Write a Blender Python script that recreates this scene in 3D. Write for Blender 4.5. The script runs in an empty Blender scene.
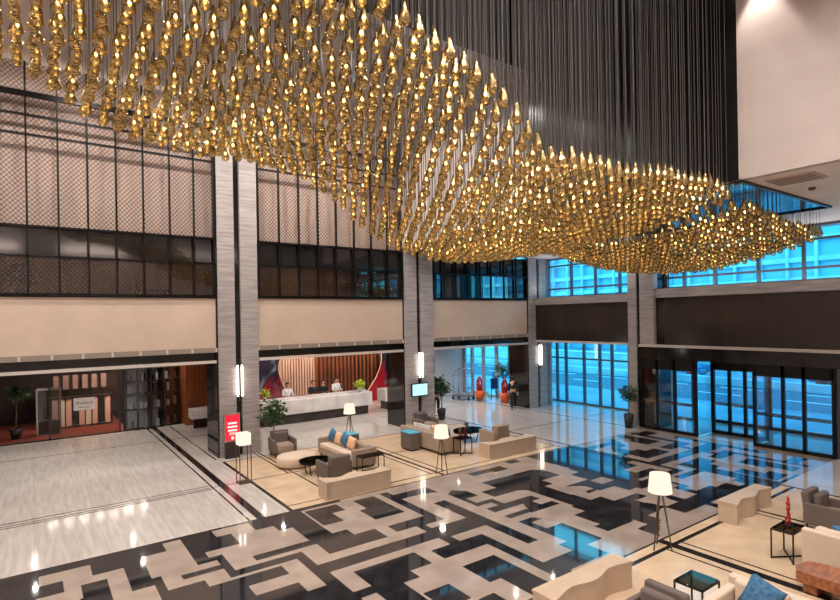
import bpy, bmesh, math, random
import numpy as np
from mathutils import Vector, Matrix
random.seed(7)
S = bpy.context.scene
COL = S.collection
PI = math.pi
# ------------------------------------------------------------------ camera
YAW, ROLL, FPX, CY, CH = .6235, -.0170, 541., 318., 4.6
f = Vector((math.sin(YAW), math.cos(YAW), 0)); r = Vector((math.cos(YAW), -math.sin(YAW), 0)); u = Vector((0, 0, 1))
RR = math.cos(ROLL)*r + math.sin(ROLL)*u; UU = -math.sin(ROLL)*r + math.cos(ROLL)*u
cd = bpy.data.cameras.new('camera'); cam = bpy.data.objects.new('camera', cd); COL.objects.link(cam)
M = Matrix((RR, UU, -f)).transposed().to_4x4(); M.translation = Vector((0, 0, CH)); cam.matrix_world = M
cd.sensor_width = 36; cd.lens = FPX*36/840; cd.shift_y = (CY-300)/840; cd.clip_start = .05; cd.clip_end = 500
S.camera = cam
def project(p):
    v = Vector(p)-Vector((0, 0, CH)); w = v.dot(f)
    return 420+FPX*v.dot(RR)/w, CY-FPX*v.dot(UU)/w, w
def floor_pt(px, py, z=0.):
    d = RR*((px-420)/FPX)-UU*((py-CY)/FPX)+f; t = (z-CH)/d.z
    return (d.x*t, d.y*t)
# ------------------------------------------------------------------ materials
def srgb(c):
    return tuple(((v/255)/12.92 if v/255 <= .04045 else ((v/255+.055)/1.055)**2.4) for v in c)+(1,)
MAT = {}
def pm(name, rgb, rough=.5, metal=0., spec=.5, emis=None, es=0.):
    m = bpy.data.materials.new(name); m.use_nodes = True; b = m.node_tree.nodes['Principled BSDF']
    b.inputs['Base Color'].default_value = srgb(rgb); b.inputs['Roughness'].default_value = rough
    b.inputs['Metallic'].default_value = metal; b.inputs['Specular IOR Level'].default_value = spec
    if emis: b.inputs['Emission Color'].default_value = srgb(emis); b.inputs['Emission Strength'].default_value = es
    MAT[name] = m; return m
def noisy(name, c1, c2, rough=.5, scale=(1, 1, 1), nscale=4., detail=4., spec=.5, metal=0., lo=.35, hi=.65, bump=0., distort=0., seams=None):
    m = pm(name, c1, rough, metal, spec); nt = m.node_tree; N = nt.nodes; L = nt.links; b = N['Principled BSDF']
    tc = N.new('ShaderNodeTexCoord'); mp = N.new('ShaderNodeMapping'); mp.inputs['Scale'].default_value = scale
    no = N.new('ShaderNodeTexNoise'); no.inputs['Scale'].default_value = nscale; no.inputs['Detail'].default_value = detail; no.inputs['Distortion'].default_value = distort
    cr = N.new('ShaderNodeValToRGB'); cr.color_ramp.elements[0].position = lo; cr.color_ramp.elements[1].position = hi
    cr.color_ramp.elements[0].color = srgb(c1); cr.color_ramp.elements[1].color = srgb(c2)
    L.new(tc.outputs['Object'], mp.inputs[0]); L.new(mp.outputs[0], no.inputs['Vector']); L.new(no.outputs[0], cr.inputs[0])
    out = cr.outputs[0]
    if seams:
        br = N.new('ShaderNodeTexBrick'); br.offset = seams[2]; br.inputs['Scale'].default_value = 1; br.inputs['Mortar Size'].default_value = .006
        br.inputs['Brick Width'].default_value = seams[0]; br.inputs['Row Height'].default_value = seams[1]; br.inputs['Bias'].default_value = 0
        br.inputs['Color1'].default_value = (1, 1, 1, 1); br.inputs['Color2'].default_value = (.93, .92, .91, 1); br.inputs['Mortar'].default_value = (.72, .7, .68, 1)
        mx = N.new('ShaderNodeMixRGB'); mx.blend_type = 'MULTIPLY'; mx.inputs[0].default_value = 1
        L.new(tc.outputs['Object'], br.inputs['Vector']); L.new(out, mx.inputs[1]); L.new(br.outputs[0], mx.inputs[2]); out = mx.outputs[0]
    L.new(out, b.inputs['Base Color'])
    if bump:
        bp = N.new('ShaderNodeBump'); bp.inputs['Strength'].default_value = bump; bp.inputs['Distance'].default_value = .02
        L.new(no.outputs[0], bp.inputs['Height']); L.new(bp.outputs[0], b.inputs['Normal'])
    return m
def glassy(name, tint=(255, 255, 255), refl=.12, rough=.02, gcol=(255, 255, 255), facing=True, mul=.3):
    m = bpy.data.materials.new(name); m.use_nodes = True; nt = m.node_tree; N = nt.nodes; L = nt.links
    N.remove(N['Principled BSDF']); out = N['Material Output']
    t = N.new('ShaderNodeBsdfTransparent'); t.inputs[0].default_value = srgb(tint)
    g = N.new('ShaderNodeBsdfGlossy'); g.inputs['Roughness'].default_value = rough; g.inputs[0].default_value = srgb(gcol)
    mx = N.new('ShaderNodeMixShader'); L.new(t.outputs[0], mx.inputs[1]); L.new(g.outputs[0], mx.inputs[2]); L.new(mx.outputs[0], out.inputs[0])
    if facing:
        lw = N.new('ShaderNodeLayerWeight'); lw.inputs[0].default_value = .35
        ma = N.new('ShaderNodeMath'); ma.operation = 'MULTIPLY_ADD'; ma.inputs[1].default_value = mul; ma.inputs[2].default_value = refl; ma.use_clamp = True
        L.new(lw.outputs['Fresnel'], ma.inputs[0]); L.new(ma.outputs[0], mx.inputs[0])
    else: mx.inputs[0].default_value = refl
    MAT[name] = m; return m
def emit(name, rgb, s, sample=True):
    m = bpy.data.materials.new(name); m.use_nodes = True; nt = m.node_tree; N = nt.nodes
    N.remove(N['Principled BSDF']); e = N.new('ShaderNodeEmission'); e.inputs[0].default_value = srgb(rgb); e.inputs[1].default_value = s
    nt.links.new(e.outputs[0], N['Material Output'].inputs[0])
    if not sample: m.cycles.emission_sampling = 'NONE'
    MAT[name] = m; return m
noisy('travertine', (202, 194, 188), (180, 172, 166), .09, (5, .45, 1), 2.2, 6, .5, seams=(1.22, 3.1, 0.), lo=.3, hi=.7)
noisy('marble_light', (164, 148, 137), (146, 131, 121), .07, (1, 1, 1), 1.6, 6, .75)
noisy('marble_black', (30, 29, 32), (52, 50, 53), .05, (1, 1, 1), 2.5, 7, .9, lo=.45, hi=.8)
noisy('marble_line', (30, 25, 24), (42, 36, 34), .1, (1, 1, 1), 2.5, 7, .5)
noisy('marble_tan', (214, 188, 158), (200, 174, 145), .14, (1, 1, 1), 2.2, 7, .45)
noisy('marble_dark_brown', (44, 38, 36), (60, 52, 48), .1, (1, 1, 1), 2, 5, .5)
noisy('stone_column', (178, 170, 168), (148, 141, 140), .35, (.6, .6, 9), 2.2, 5, .4, seams=(4.0, 1.35, 0.))
noisy('plaster_beige', (206, 184, 166), (198, 176, 159), .55, (1, 1, 1), 1.2, 3, .3)
noisy('wall_pale', (190, 177, 171), (181, 168, 163), .55, (.3, .3, 1), 1.5, 3, .3)
noisy('ceiling_white', (236, 226, 220), (230, 220, 214), .6, (1, 1, 1), 1, 2, .3)
noisy('panel_bronze', (62, 52, 46), (50, 42, 38), .16, (1, 1, .2), 1.3, 3, .6, metal=.35, bump=.04)
noisy('mirror_black', (26, 24, 24), (38, 35, 34), .08, (1.2, 1.2, .15), 1.2, 3, .6, metal=.2, bump=.03)
noisy('wood_warm', (150, 84, 48), (112, 60, 34), .35, (9, 9, .4), 2, 4, .4)
noisy('wood_dark', (52, 36, 30), (38, 27, 23), .4, (6, 6, .4), 2, 4, .4)
noisy('wood_table', (166, 104, 68), (120, 70, 44), .35, (2, 8, 8), 2, 4, .5)
noisy('carpet_red', (128, 62, 50), (84, 42, 36), .9, (3, 12, 1), 4, 3, .1)
noisy('fabric_taupe', (164, 146, 131), (146, 129, 116), .9, (30, 30, 30), 5, 3, .15)
noisy('fabric_cream', (214, 194, 176), (200, 180, 162), .9, (20, 20, 20), 5, 3, .15)
noisy('fabric_grey', (112, 100, 96), (96, 86, 82), .9, (30, 30, 30), 5, 3, .15)
noisy('fabric_blue', (78, 120, 154), (56, 92, 128), .9, (6, 6, 6), 4, 3, .15)
noisy('fabric_tan', (232, 190, 152), (216, 172, 134), .9, (10, 10, 10), 4, 3, .15)
noisy('bench_cream', (196, 174, 152), (184, 162, 141), .45, (1, 1, 1), 2, 3, .35)
noisy('leaf_green', (58, 92, 46), (24, 48, 24), .45, (8, 8, 8), 3, 3, .4)
noisy('leaf_yellow', (196, 200, 60), (120, 160, 40), .5, (8, 8, 8), 3, 3, .4)
noisy('paving_outside', (150, 156, 160), (120, 128, 134), .6, (1, 1, 1), .4, 3, .4)
m = noisy('feature_red', (34, 30, 48), (176, 190, 206), .12, (.5, .5, .35), 1.6, 4, .6, lo=.56, hi=.85, distort=1.6)
nt = m.node_tree; N_ = nt.nodes; sx_ = N_.new('ShaderNodeSeparateXYZ'); nt.links.new(N_['Texture Coordinate'].outputs['Object'], sx_.inputs[0]); cr_ = N_.new('ShaderNodeValToRGB'); cr_.color_ramp.elements[0].position = .35; cr_.color_ramp.elements[1].position = .62; cr_.color_ramp.elements[0].color = (1, 1, 1, 1); cr_.color_ramp.elements[1].color = (0, 0, 0, 1)
mm = N_.new('ShaderNodeMath'); mm.operation = 'MULTIPLY_ADD'; mm.inputs[1].default_value = .28; nt.links.new(sx_.outputs[2], mm.inputs[0]); nt.links.new(N_['Noise Texture'].outputs[0], mm.inputs[2]); m2_ = N_.new('ShaderNodeMath'); m2_.operation = 'SUBTRACT'; m2_.inputs[1].default_value = .4; nt.links.new(mm.outputs[0], m2_.inputs[0]); nt.links.new(m2_.outputs[0], cr_.inputs[0])
mx_ = N_.new('ShaderNodeMixRGB'); mx_.inputs[2].default_value = srgb((150, 22, 30)); nt.links.new(cr_.outputs[0], mx_.inputs[0]); nt.links.new(N_['Color Ramp'].outputs[0], mx_.inputs[1]); nt.links.new(mx_.outputs[0], N_['Principled BSDF'].inputs['Base Color'])
noisy('marble_white', (226, 220, 216), (200, 194, 192), .2, (1, 1, 1), 2, 6, .5)
noisy('screen_panel', (208, 184, 170), (200, 175, 162), .6, (1, 1, .3), 1.5, 3, .3)
noisy('interior_brown', (130, 92, 62), (70, 50, 38), .4, (2, 2, .3), 1.5, 4, .4)
noisy('facade_stone', (200, 206, 210), (170, 178, 184), .6, (1, 1, 1), .5, 3, .4)
noisy('outdoor_green', (70, 110, 80), (30, 60, 50), .7, (8, 8, 8), 2, 3, .3)
pm('black_metal', (28, 25, 24), .35, .6); pm('steel', (190, 186, 182), .25, .9); pm('bronze_metal', (92, 76, 62), .35, .8)
pm('pot_black', (36, 33, 33), .3); pm('bark', (96, 76, 58), .8); pm('soil', (40, 30, 24), .9)
pm('white_trim', (200, 190, 182), .35); pm('white_paint', (226, 224, 222), .4)
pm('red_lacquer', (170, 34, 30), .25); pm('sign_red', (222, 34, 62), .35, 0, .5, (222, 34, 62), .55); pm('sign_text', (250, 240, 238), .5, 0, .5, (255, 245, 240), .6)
pm('orange_pot', (216, 96, 40), .4); pm('skin', (196, 148, 122), .55); pm('cloth_black', (24, 24, 28), .8); pm('cloth_white', (222, 220, 218), .8); pm('hair', (26, 20, 18), .6); pm('cloth_red', (170, 40, 50), .8)
pm('eye', (30, 24, 22), .3); pm('dark_red', (98, 38, 32), .3); pm('asphalt', (84, 92, 100), .7); pm('vent_grey', (142, 128, 117), .5); pm('paper_white', (232, 226, 220), .6); pm('ink', (60, 56, 56), .6); pm('brass_cap', (70, 50, 26), .4, .7)
pm('cord', (74, 70, 69), .5, .0); pm('book_a', (216, 206, 196), .7); pm('book_b', (128, 104, 96), .7); pm('book_c', (70, 62, 70), .7); pm('car_blue', (60, 110, 150), .25, .3); pm('feature_blue', (30, 60, 110), .12, .2); pm('slat_pale', (214, 178, 156), .45); pm('tray_blue', (70, 160, 190), .4)
glassy('glass_clear', (240, 246, 250), .03); glassy('glass_smoked', (205, 190, 180), .03, mul=.15); glassy('glass_dark', (60, 62, 58), .12, .1, (120, 120, 112), mul=.12)
glassy('glass_balcony', (176, 166, 158), .14)
# amber glass of the pendants : half mirror-gold, half tinted clear
glassy('glass_table', (150, 146, 128), .1, .06, (170, 170, 160), mul=.2)
m = glassy('amber_glass', (226, 214, 184), .56, .15, (212, 188, 138), facing=False)
emit('bead_light', (255, 230, 170), 14., False); emit('lamp_glow', (255, 238, 216), 1.15); emit('sconce_glow', (255, 244, 226), 7.); emit('screen_glow', (170, 226, 236), 1.6); emit('strip_glow', (255, 240, 225), 40.); emit('can_glow', (255, 244, 230), 12.); emit('green_glow', (90, 230, 180), 1.5)
def lattice_mat():
    m = bpy.data.materials.new('metal_lattice'); m.use_nodes = True; nt = m.node_tree; N = nt.nodes; L = nt.links
    b = N['Principled BSDF']; b.inputs['Base Color'].default_value = srgb((60, 46, 40)); b.inputs['Metallic'].default_value = .4; b.inputs['Roughness'].default_value = .4
    tc = N.new('ShaderNodeTexCoord'); sx = N.new('ShaderNodeSeparateXYZ'); L.new(tc.outputs['Object'], sx.inputs[0])
    def math_(op, a, b_):
        n = N.new('ShaderNodeMath'); n.operation = op
        for i, v in enumerate((a, b_)):
            if v is None: continue
            if isinstance(v, (int, float)): n.inputs[i].default_value = v
            else: L.new(v, n.inputs[i])
        return n.outputs[0]
    res = []
    for op in ('ADD', 'SUBTRACT'):
        x = math_(op, sx.outputs[0], math_('MULTIPLY', sx.outputs[2], .9))
        fr = math_('FRACT', math_('MULTIPLY', x, 1/.125), None); res.append(math_('LESS_THAN', fr, .16))
    mx = math_('MAXIMUM', res[0], res[1])
    t = N.new('ShaderNodeBsdfTransparent'); ms = N.new('ShaderNodeMixShader'); L.new(mx, ms.inputs[0]); L.new(t.outputs[0], ms.inputs[1]); L.new(b.outputs[0], ms.inputs[2]); L.new(ms.outputs[0], N['Material Output'].inputs[0])
    MAT['metal_lattice'] = m
lattice_mat()
# ------------------------------------------------------------------ mesh helpers
class MB:
    def __init__(s): s.bm = bmesh.new()
    def box(s, x0, y0, z0, x1, y1, z1, bevel=0., seg=2, mi=0):
        vs = [s.bm.verts.new(p) for p in ((x0, y0, z0), (x1, y0, z0), (x1, y1, z0), (x0, y1, z0), (x0, y0, z1), (x1, y0, z1), (x1, y1, z1), (x0, y1, z1))]
        fs = [s.bm.faces.new([vs[i] for i in q]) for q in ((3, 2, 1, 0), (4, 5, 6, 7), (0, 1, 5, 4), (1, 2, 6, 5), (2, 3, 7, 6), (3, 0, 4, 7))]
        for q in fs: q.material_index = mi
        if bevel > 0:
            es = list({e for q in fs for e in q.edges})
            g = bmesh.ops.bevel(s.bm, geom=es, offset=bevel, segments=seg, affect='EDGES', profile=.5)
            for q in g['faces']: q.material_index = mi; q.smooth = True
        return s
    def tube(s, p0, p1, r0, r1=None, n=8, mi=0, cap=True):
        p0 = Vector(p0); p1 = Vector(p1); r1 = r0 if r1 is None else r1
        d = (p1-p0).normalized(); a = d.orthogonal().normalized(); b = d.cross(a)
        A = [s.bm.verts.new(p0+(a*math.cos(2*PI*k/n)+b*math.sin(2*PI*k/n))*r0) for k in range(n)]
        B = [s.bm.verts.new(p1+(a*math.cos(2*PI*k/n)+b*math.sin(2*PI*k/n))*r1) for k in range(n)]
        for k in range(n):
            q = s.bm.faces.new((A[k], A[(k+1) % n], B[(k+1) % n], B[k])); q.material_index = mi; q.smooth = n > 5
        if cap:
            q = s.bm.faces.new(A[::-1]); q.material_index = mi; q = s.bm.faces.new(B); q.material_index = mi
        return s
    def bar(s, p0, p1, w):
        return s.tube(p0, p1, w*.707, n=4)
    def lathe(s, prof, n=20, c=(0, 0), sx=1., sy=1., mi=0, smooth=True):
        rings = []
        for (rad, z) in prof:
            if rad < 1e-5: rings.append([s.bm.verts.new((c[0], c[1], z))])
            else: rings.append([s.bm.verts.new((c[0]+sx*rad*math.cos(2*PI*k/n), c[1]+sy*rad*math.sin(2*PI*k/n), z)) for k in range(n)])
        for A, B in zip(rings, rings[1:]):
            for k in range(n):
                k2 = (k+1) % n
                if len(A) == 1 and len(B) == 1: continue
                if len(A) == 1: q = (A[0], B[k2], B[k])
                elif len(B) == 1: q = (A[k], A[k2], B[0])
                else: q = (A[k], A[k2], B[k2], B[k])
                fc = s.bm.faces.new(q); fc.smooth = smooth; fc.material_index = mi
        return s
    def prism(s, poly, z0, z1, mi=0):
        A = [s.bm.verts.new((x, y, z0)) for x, y in poly]; B = [s.bm.verts.new((x, y, z1)) for x, y in poly]
        n = len(poly)
        s.bm.faces.new(A[::-1]).material_index = mi; s.bm.faces.new(B).material_index = mi
        for k in range(n): s.bm.faces.new((A[k], A[(k+1) % n], B[(k+1) % n], B[k])).material_index = mi
        return s
    def quad(s, ps, mi=0):
        s.bm.faces.new([s.bm.verts.new(p) for p in ps]).material_index = mi; return s
    def build(s, name, mats, parent=None, loc=None, rz=0., fix=True):
        if fix: bmesh.ops.recalc_face_normals(s.bm, faces=s.bm.faces)
        if loc is None and parent is None and s.bm.verts:   # origin at the foot of the mesh
            xs = [v.co.x for v in s.bm.verts]; ys = [v.co.y for v in s.bm.verts]; zs = [v.co.z for v in s.bm.verts]
            loc = ((min(xs)+max(xs))/2, (min(ys)+max(ys))/2, min(zs))
            bmesh.ops.translate(s.bm, verts=s.bm.verts, vec=(-loc[0], -loc[1], -loc[2]))
        me = bpy.data.meshes.new(name); s.bm.to_mesh(me); s.bm.free()
        for m_ in (mats if isinstance(mats, (list, tuple)) else [mats]): me.materials.append(MAT[m_])
        o = bpy.data.objects.new(name, me); COL.objects.link(o)
        if parent: o.parent = parent
        o.location = loc or (0, 0, 0); o.rotation_euler.z = rz
        return o
def tag(o, label, cat, group=None):
    o['label'] = label; o['category'] = cat
    if group: o['group'] = group
    return o
def thing(name, label, cat, loc=(0, 0, 0), rz=0., group=None):
    o = bpy.data.objects.new(name, None); COL.objects.link(o); o.location = loc; o.rotation_euler.z = rz; o.empty_display_size = .1
    return tag(o, label, cat, group)
def struct(name, mb, mats, label=None, parent=None):
    o = mb.build(name, mats, parent, loc=(0, 0, 0)); 
    if not parent:
        o['kind'] = 'structure'
        if label: o['label'] = label
    return o
def box_struct(name, b, mat, label=None):
    return struct(name, MB().box(*b), mat, label)
# ------------------------------------------------------------------ FLOOR (inlaid marble)
X0, X1, Y0, Y1, Q = -7., 23.4, -1.2, 26.2, .05
NX, NY = int(round((X1-X0)/Q)), int(round((Y1-Y0)/Q))
G = np.zeros((NX, NY), np.uint8)            # 0 travertine 1 light 2 black 3 tan 4 line
def rect(x0, y0, x1, y1, v):
    a = max(0, int(round((x0-X0)/Q))); b = min(NX, int(round((x1-X0)/Q))); c = max(0, int(round((y0-Y0)/Q))); d = min(NY, int(round((y1-Y0)/Q)))
    G[a:max(b, a+1), c:max(d, c+1)] = v
def poly(pts, v):
    # traced corners are squared up: every edge runs along X or along Y
    P = [list(p) for p in pts]; n = len(P)
    for _ in range(6):
        for i in range(n):
            a, b = P[i], P[(i+1) % n]; dx, dy = abs(a[0]-b[0]), abs(a[1]-b[1])
            if dx < dy*.45: a[0] = b[0] = (a[0]+b[0])/2
            elif dy < dx*.45: a[1] = b[1] = (a[1]+b[1])/2
    P = np.array(P); xs = X0+(np.arange(NX)+.5)*Q; ys = Y0+(np.arange(NY)+.5)*Q
    XX, YY = np.meshgrid(xs, ys, indexing='ij'); ins = np.zeros(XX.shape, bool)
    for i in range(n):
        x1, y1 = P[i]; x2, y2 = P[(i+1) % n]
        if y1 == y2: continue
        c = ((YY > y1) != (YY > y2)) & (XX < (x2-x1)*(YY-y1)/(y2-y1)+x1); ins ^= c
    band = (YY > YB0) & (YY < YB1)
    G[ins & band] = v
YB0, YB1 = 6.15, 12.45
rect(-7, YB0, 20.2, YB1, 1)
O = dict(A=(240, 500), B=(360, 500), C=(480, 500), D=(120, 500), E=(0, 500), F=(280, 440), G=(400, 440), H=(520, 440), I=(560, 410))
def P(spec):
    out = []; k = None
    for t in spec.split():
        if t in O: k = O[t]
        else:
            a, b = t.split(','); out.append(floor_pt(k[0]+float(a)/6, k[1]+float(b)/6))
    return out
rect(-7, YB0, 6.3, YB1, 2)
rect(4.35, YB0, 6.3, 9.0, 1)
poly(P('E 225,465 540,393 550,450 735,408 785,548 D 65,548 D 205,512 245,590 255,640 E 700,700 E 200,640 240,592 375,555 370,490 225,522'), 1)
poly(P('E 485,510 645,472 690,620 440,640 495,585'), 2)
poly(P('D 245,262 365,240 455,385 590,365 610,385 365,450 385,480 620,415 655,465 A 345,350 545,520 240,605 395,545 345,495 95,572 50,515 290,440 245,400 D 545,515 520,485 295,540 255,455 185,470 135,345 275,300'), 1)
poly(P('A -175,190 -145,222 -45,205 -20,262 -215,315 -195,350 -105,330 -30,420 375,312 470,388 B 405,190 345,158 220,190 160,155 370,97 A 780,60 A 590,0 400,72 530,205 640,182 690,207 810,172 890,222 545,325 460,265 105,360 78,332 418,242 320,162 240,182 205,152 70,185 60,130'), 1)
rect(6.3, YB0, 20.2, YB1, 1)
poly([(4.0, 12.6), (5.15, 12.6), (5.15, 10.6), (4.66, 10.6), (4.66, 11.5), (4.4, 11.5), (4.4, 11.9), (4., 11.9)], 2)
for s in ('F 150,435 275,512 385,485 325,437 385,418 330,382', 'F 450,365 565,335 740,432 575,478 480,425 520,412',
          'B 430,305 545,262 480,225 405,190 345,158 220,190 160,155 370,97 F 600,320 670,305 G 20,355 235,478 150,508 200,530 395,465 205,378 265,360 C 365,238 290,262 B 740,150 540,218 600,245 720,205 C 400,372 560,305 480,262 515,250 245,130 290,100 375,108 320,135 400,170 475,150 480,125 610,72 540,150 720,232 650,265 765,315 545,415 565,430 480,470 B 755,268 510,350',
          'A 375,312 470,388 B 405,190 545,262 480,225 A 530,438 640,535 470,605 545,520 345,350',
          'A 530,205 640,182 690,207 810,172 890,222 545,325 460,265',
          'A 680,432 B 335,315 435,375 300,425 360,465 255,500 440,610 180,610 110,555 -60,605 A 550,610 780,515',
          'B 400,555 535,505 700,600 470,640', 'B 605,400 C 75,330 430,492 345,540 325,578 120,472 B 780,495', 'C 0,600 75,560 150,600 75,640',
          'C 145,98 430,8 470,20 185,113', 'G 410,205 525,168 610,155 640,175 580,195 540,185 460,218', 'G 625,130 690,118 720,128 665,145',
          'G 505,265 765,172 H 120,180 240,205 145,240 180,265 155,278 300,325 260,345 355,380 320,405 75,298 G 720,310 540,328 490,315 580,288',
          'G 275,328 310,303 400,305 470,330 395,352 462,378 545,352 620,378 775,335 835,345 780,362 755,385 575,430 520,418 575,385 545,375 475,398',
          'G -60,330 180,278 215,318 150,318 20,355', 'H 320,400 385,425 320,455 400,475 480,505 455,520 530,548 670,480 705,318 560,360 490,340 440,355 300,325 260,345 355,380',
          'H 320,205 395,178 530,212 430,242 480,262 600,240 745,275 650,300 560,278 470,300 385,275 265,278 345,255 395,240', 'H 385,302 455,290 465,305 405,318',
          'H 730,375 820,385 840,420 775,455 840,475 840,570 775,555 705,535 765,508 690,480 670,480 705,318 750,335 700,360',
          'H 70,440 230,378 195,368 140,385 60,365 110,345 60,335 0,355', 'I 610,505 750,500 840,525 750,555 650,540', 'I 490,555 560,570 650,575 600,600 500,600'):
    poly(P(s), 2)
# far half of the inlay: interlocking bars like the near half
a0, b0 = int((13.1-X0)/Q), int((20.1-X0)/Q); s0 = int((1.9-X0)/Q); ya, yb = int((YB0-Y0)/Q), int((YB1-Y0)/Q)
G[a0:b0, ya:yb] = G[s0:s0+(b0-a0), ya:yb][:, ::-1]
rect(13.0, 10.2, 14.6, 10.6, 2); rect(13.0, 8.2, 14.2, 8.6, 2); rect(15., 11.6, 17.2, 11.95, 2); rect(12.2, 6.6, 15.2, 7.1, 2)
rect(19.6, YB0, 20.2, YB1, 1)
# seating areas
rect(5.05, 12.45, 15.0, 18.1, 3); rect(5.9, -1.2, 16.1, 6.1, 3)
for x0, y0, x1, y1 in ((4.02, 12.45, 4.07, 26), (4.2, 12.45, 4.38, 26), (5.02, 12.45, 5.1, 18.2), (4.9, 18.6, 4.95, 26), (6.35, 15.0, 6.4, 18.7), (6.35, 12.9, 6.4, 15.6), (6.2, 15.6, 6.25, 18.7),
                       (9.68, 12.45, 9.82, 18.7), (9.5, 12.8, 9.53, 18.7), (10.0, 12.8, 10.03, 18.7), (15.4, 12.45, 15.5, 26), (19.8, 12.45, 19.88, 26), (15.0, 12.45, 15.04, 18.1),
                       (-7, 15.56, 15.4, 15.62), (15.4, 15.56, 23.4, 15.62), (-7, 22.95, 23.4, 23.0), (5.05, 12.45, 15.4, 12.52), (5.05, 12.78, 15.0, 12.81), (5.05, 18.1, 15.0, 18.14),
                       (-7, 15.4, 4., 15.43), (-7, 15.74, 4., 15.77), (5.9, 5.82, 16.1, 5.88), (10.2, -1.2, 10.38, 6.12), (10.0, -1.2, 10.04, 5.8), (10.55, -1.2, 10.59, 5.8), (16.08, -1.2, 16.2, 6.15), (13.6, -1.2, 13.68, 5.8), (13.42, -1.2, 13.46, 5.8), (4.0, 6.1, 16.1, 6.15)):
    rect(x0, y0, x1, y1, 4)
fb = MB(); done = np.zeros_like(G, bool)
for i in range(NX):
    j = 0
    while j < NY:
        if done[i, j]: j += 1; continue
        v = G[i, j]; j2 = j
        while j2 < NY and G[i, j2] == v and not done[i, j2]: j2 += 1
        i2 = i+1
        while i2 < NX and (G[i2, j:j2] == v).all() and not done[i2, j:j2].any(): i2 += 1
        done[i:i2, j:j2] = True
        fb.quad([(X0+i*Q, Y0+j*Q, 0), (X0+i2*Q, Y0+j*Q, 0), (X0+i2*Q, Y0+j2*Q, 0), (X0+i*Q, Y0+j2*Q, 0)], int(v)); j = j2
struct('floor', fb, ['travertine', 'marble_light', 'marble_black', 'marble_tan', 'marble_line'], 'polished marble lobby floor with black and beige interlocking inlay').location.z = 0
box_struct('floor', (-7, 26.2, -.1, 23.4, 32, 0), 'marble_dark_brown')
box_struct('floor', (-7, 26.0, 0.0, 3.3, 31, .02), 'carpet_red', 'reddish brown carpet inside the glazed shop')
box_struct('floor', (23.4, -60, -.3, 140, 90, -.03), 'paving_outside', 'paving and road outside the entrance')
# ------------------------------------------------------------------ SHELL
def walls():
    bays = [(-6.9, -2.4), (-1.05, 5.05), (6.5, 12.62), (14.2, 20.1)]
    for x0, x1 in bays:
        box_struct('wall_back', (x0, 18.8, 3.72, x1, 19.3, 5.38), 'plaster_beige', 'beige plaster band between the columns')
        box_struct('trim_1', (x0, 18.78, 3.56, x1, 19.2, 3.72), 'vent_grey')
        mb = MB(); n = max(1, int((x1-x0)/.76))
        for k in range(n+1):
            xx = x0+(x1-x0)*k/n; mb.box(xx-.03, 18.76, 3.57, xx+.03, 18.8, 3.71)
        mb.build('trim_2', 'white_trim', loc=(0, 0, 0))['kind'] = 'structure'
        box_struct('trim_3', (x0, 18.9, 3.3, x1, 19.1, 3.56), 'mirror_black')
        box_struct('trim_4', (x0, 18.75, 3.2, x1, 18.85, 3.29), 'white_trim')
        box_struct('trim_5', (x0, 18.77, 5.38, x1, 19.2, 5.44), 'black_metal')
        box_struct('trim_6', (x0, 18.86, 6.56, x1, 19.1, 7.36), 'mirror_black')
        if x1 < 13:
            box_struct('wall_back', (x0, 19.1, 7.36, x1, 19.3, 12.0), 'screen_panel', 'pinkish lit panel behind the metal lattice')
    for x0, x1 in ((-2.4, -1.05), (5.05, 6.5), (12.62, 14.2), (20.1, 21.6)):
        top = 12.0 if x0 < 13 else 7.5
        t = bpy.data.objects.new('column', None); COL.objects.link(t); t['kind'] = 'structure'; t['label'] = 'grey stone column with a black centre groove'
        xm = (x0+x1)/2; w = .1
        a = MB().box(x0+.06, 18.72, 0, xm-w, 18.95, top).box(xm+w, 18.72, 0, x1-.03, 18.95, top).build('stone_cladding', 'stone_column', t)
        MB().box(xm-w, 18.84, 0, xm+w, 18.95, top).box(x0, 18.78, 0, x0+.06, 18.95, top).box(x0, 18.95, 0, x1, 20.1, top).build('core', 'mirror_black', t)
walls()
def lattice_bays():
    k = 1
    for x0, x1, xs in ((-1.05, 5.05, [-.79, -.05, .69, 1.42, 2.16, 2.9, 3.66, 4.39]), (6.5, 12.62, [7.29, 8.05, 8.81, 9.57, 10.35, 11.13, 11.89]), (14.2, 20.1, [14.81, 15.49, 16.2, 16.94, 17.63, 18.48, 19.3])):
        top = 12.0 if x0 < 13 else 7.5
        t = bpy.data.objects.new('window_%d' % k, None); COL.objects.link(t); t['kind'] = 'structure'; k += 1
        mb = MB()
        for x in [x0+.03]+xs+[x1-.03]: mb.box(x-.025, 18.7, 5.44, x+.025, 18.8, top)
        zz = (5.46, 6.53, 7.38) if top < 8 else (5.46, 6.53, 7.38, 9.95, 10.5)
        for z in zz: mb.box(x0, 18.7, z-.03, x1, 18.8, z+.03)
        if top > 8: mb.box(x0, 18.68, 11.02, x1, 18.8, 11.16)
        mb.build('frame', 'black_metal', t)
        if top > 8:
            MB().quad([(x0, 18.75, 7.38), (x1, 18.75, 7.38), (x1, 18.75, top), (x0, 18.75, top)]).build('lattice', 'metal_lattice', t)
            MB().quad([(x0, 18.75, 5.5), (x1, 18.75, 5.5), (x1, 18.75, 6.56), (x0, 18.75, 6.56)]).build('lattice', 'metal_lattice', t)
        MB().quad([(x0, 18.84, 5.44), (x1, 18.84, 5.44), (x1, 18.84, 6.56), (x0, 18.84, 6.56)]).build('pane', 'glass_balcony', t)
lattice_bays()
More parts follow.
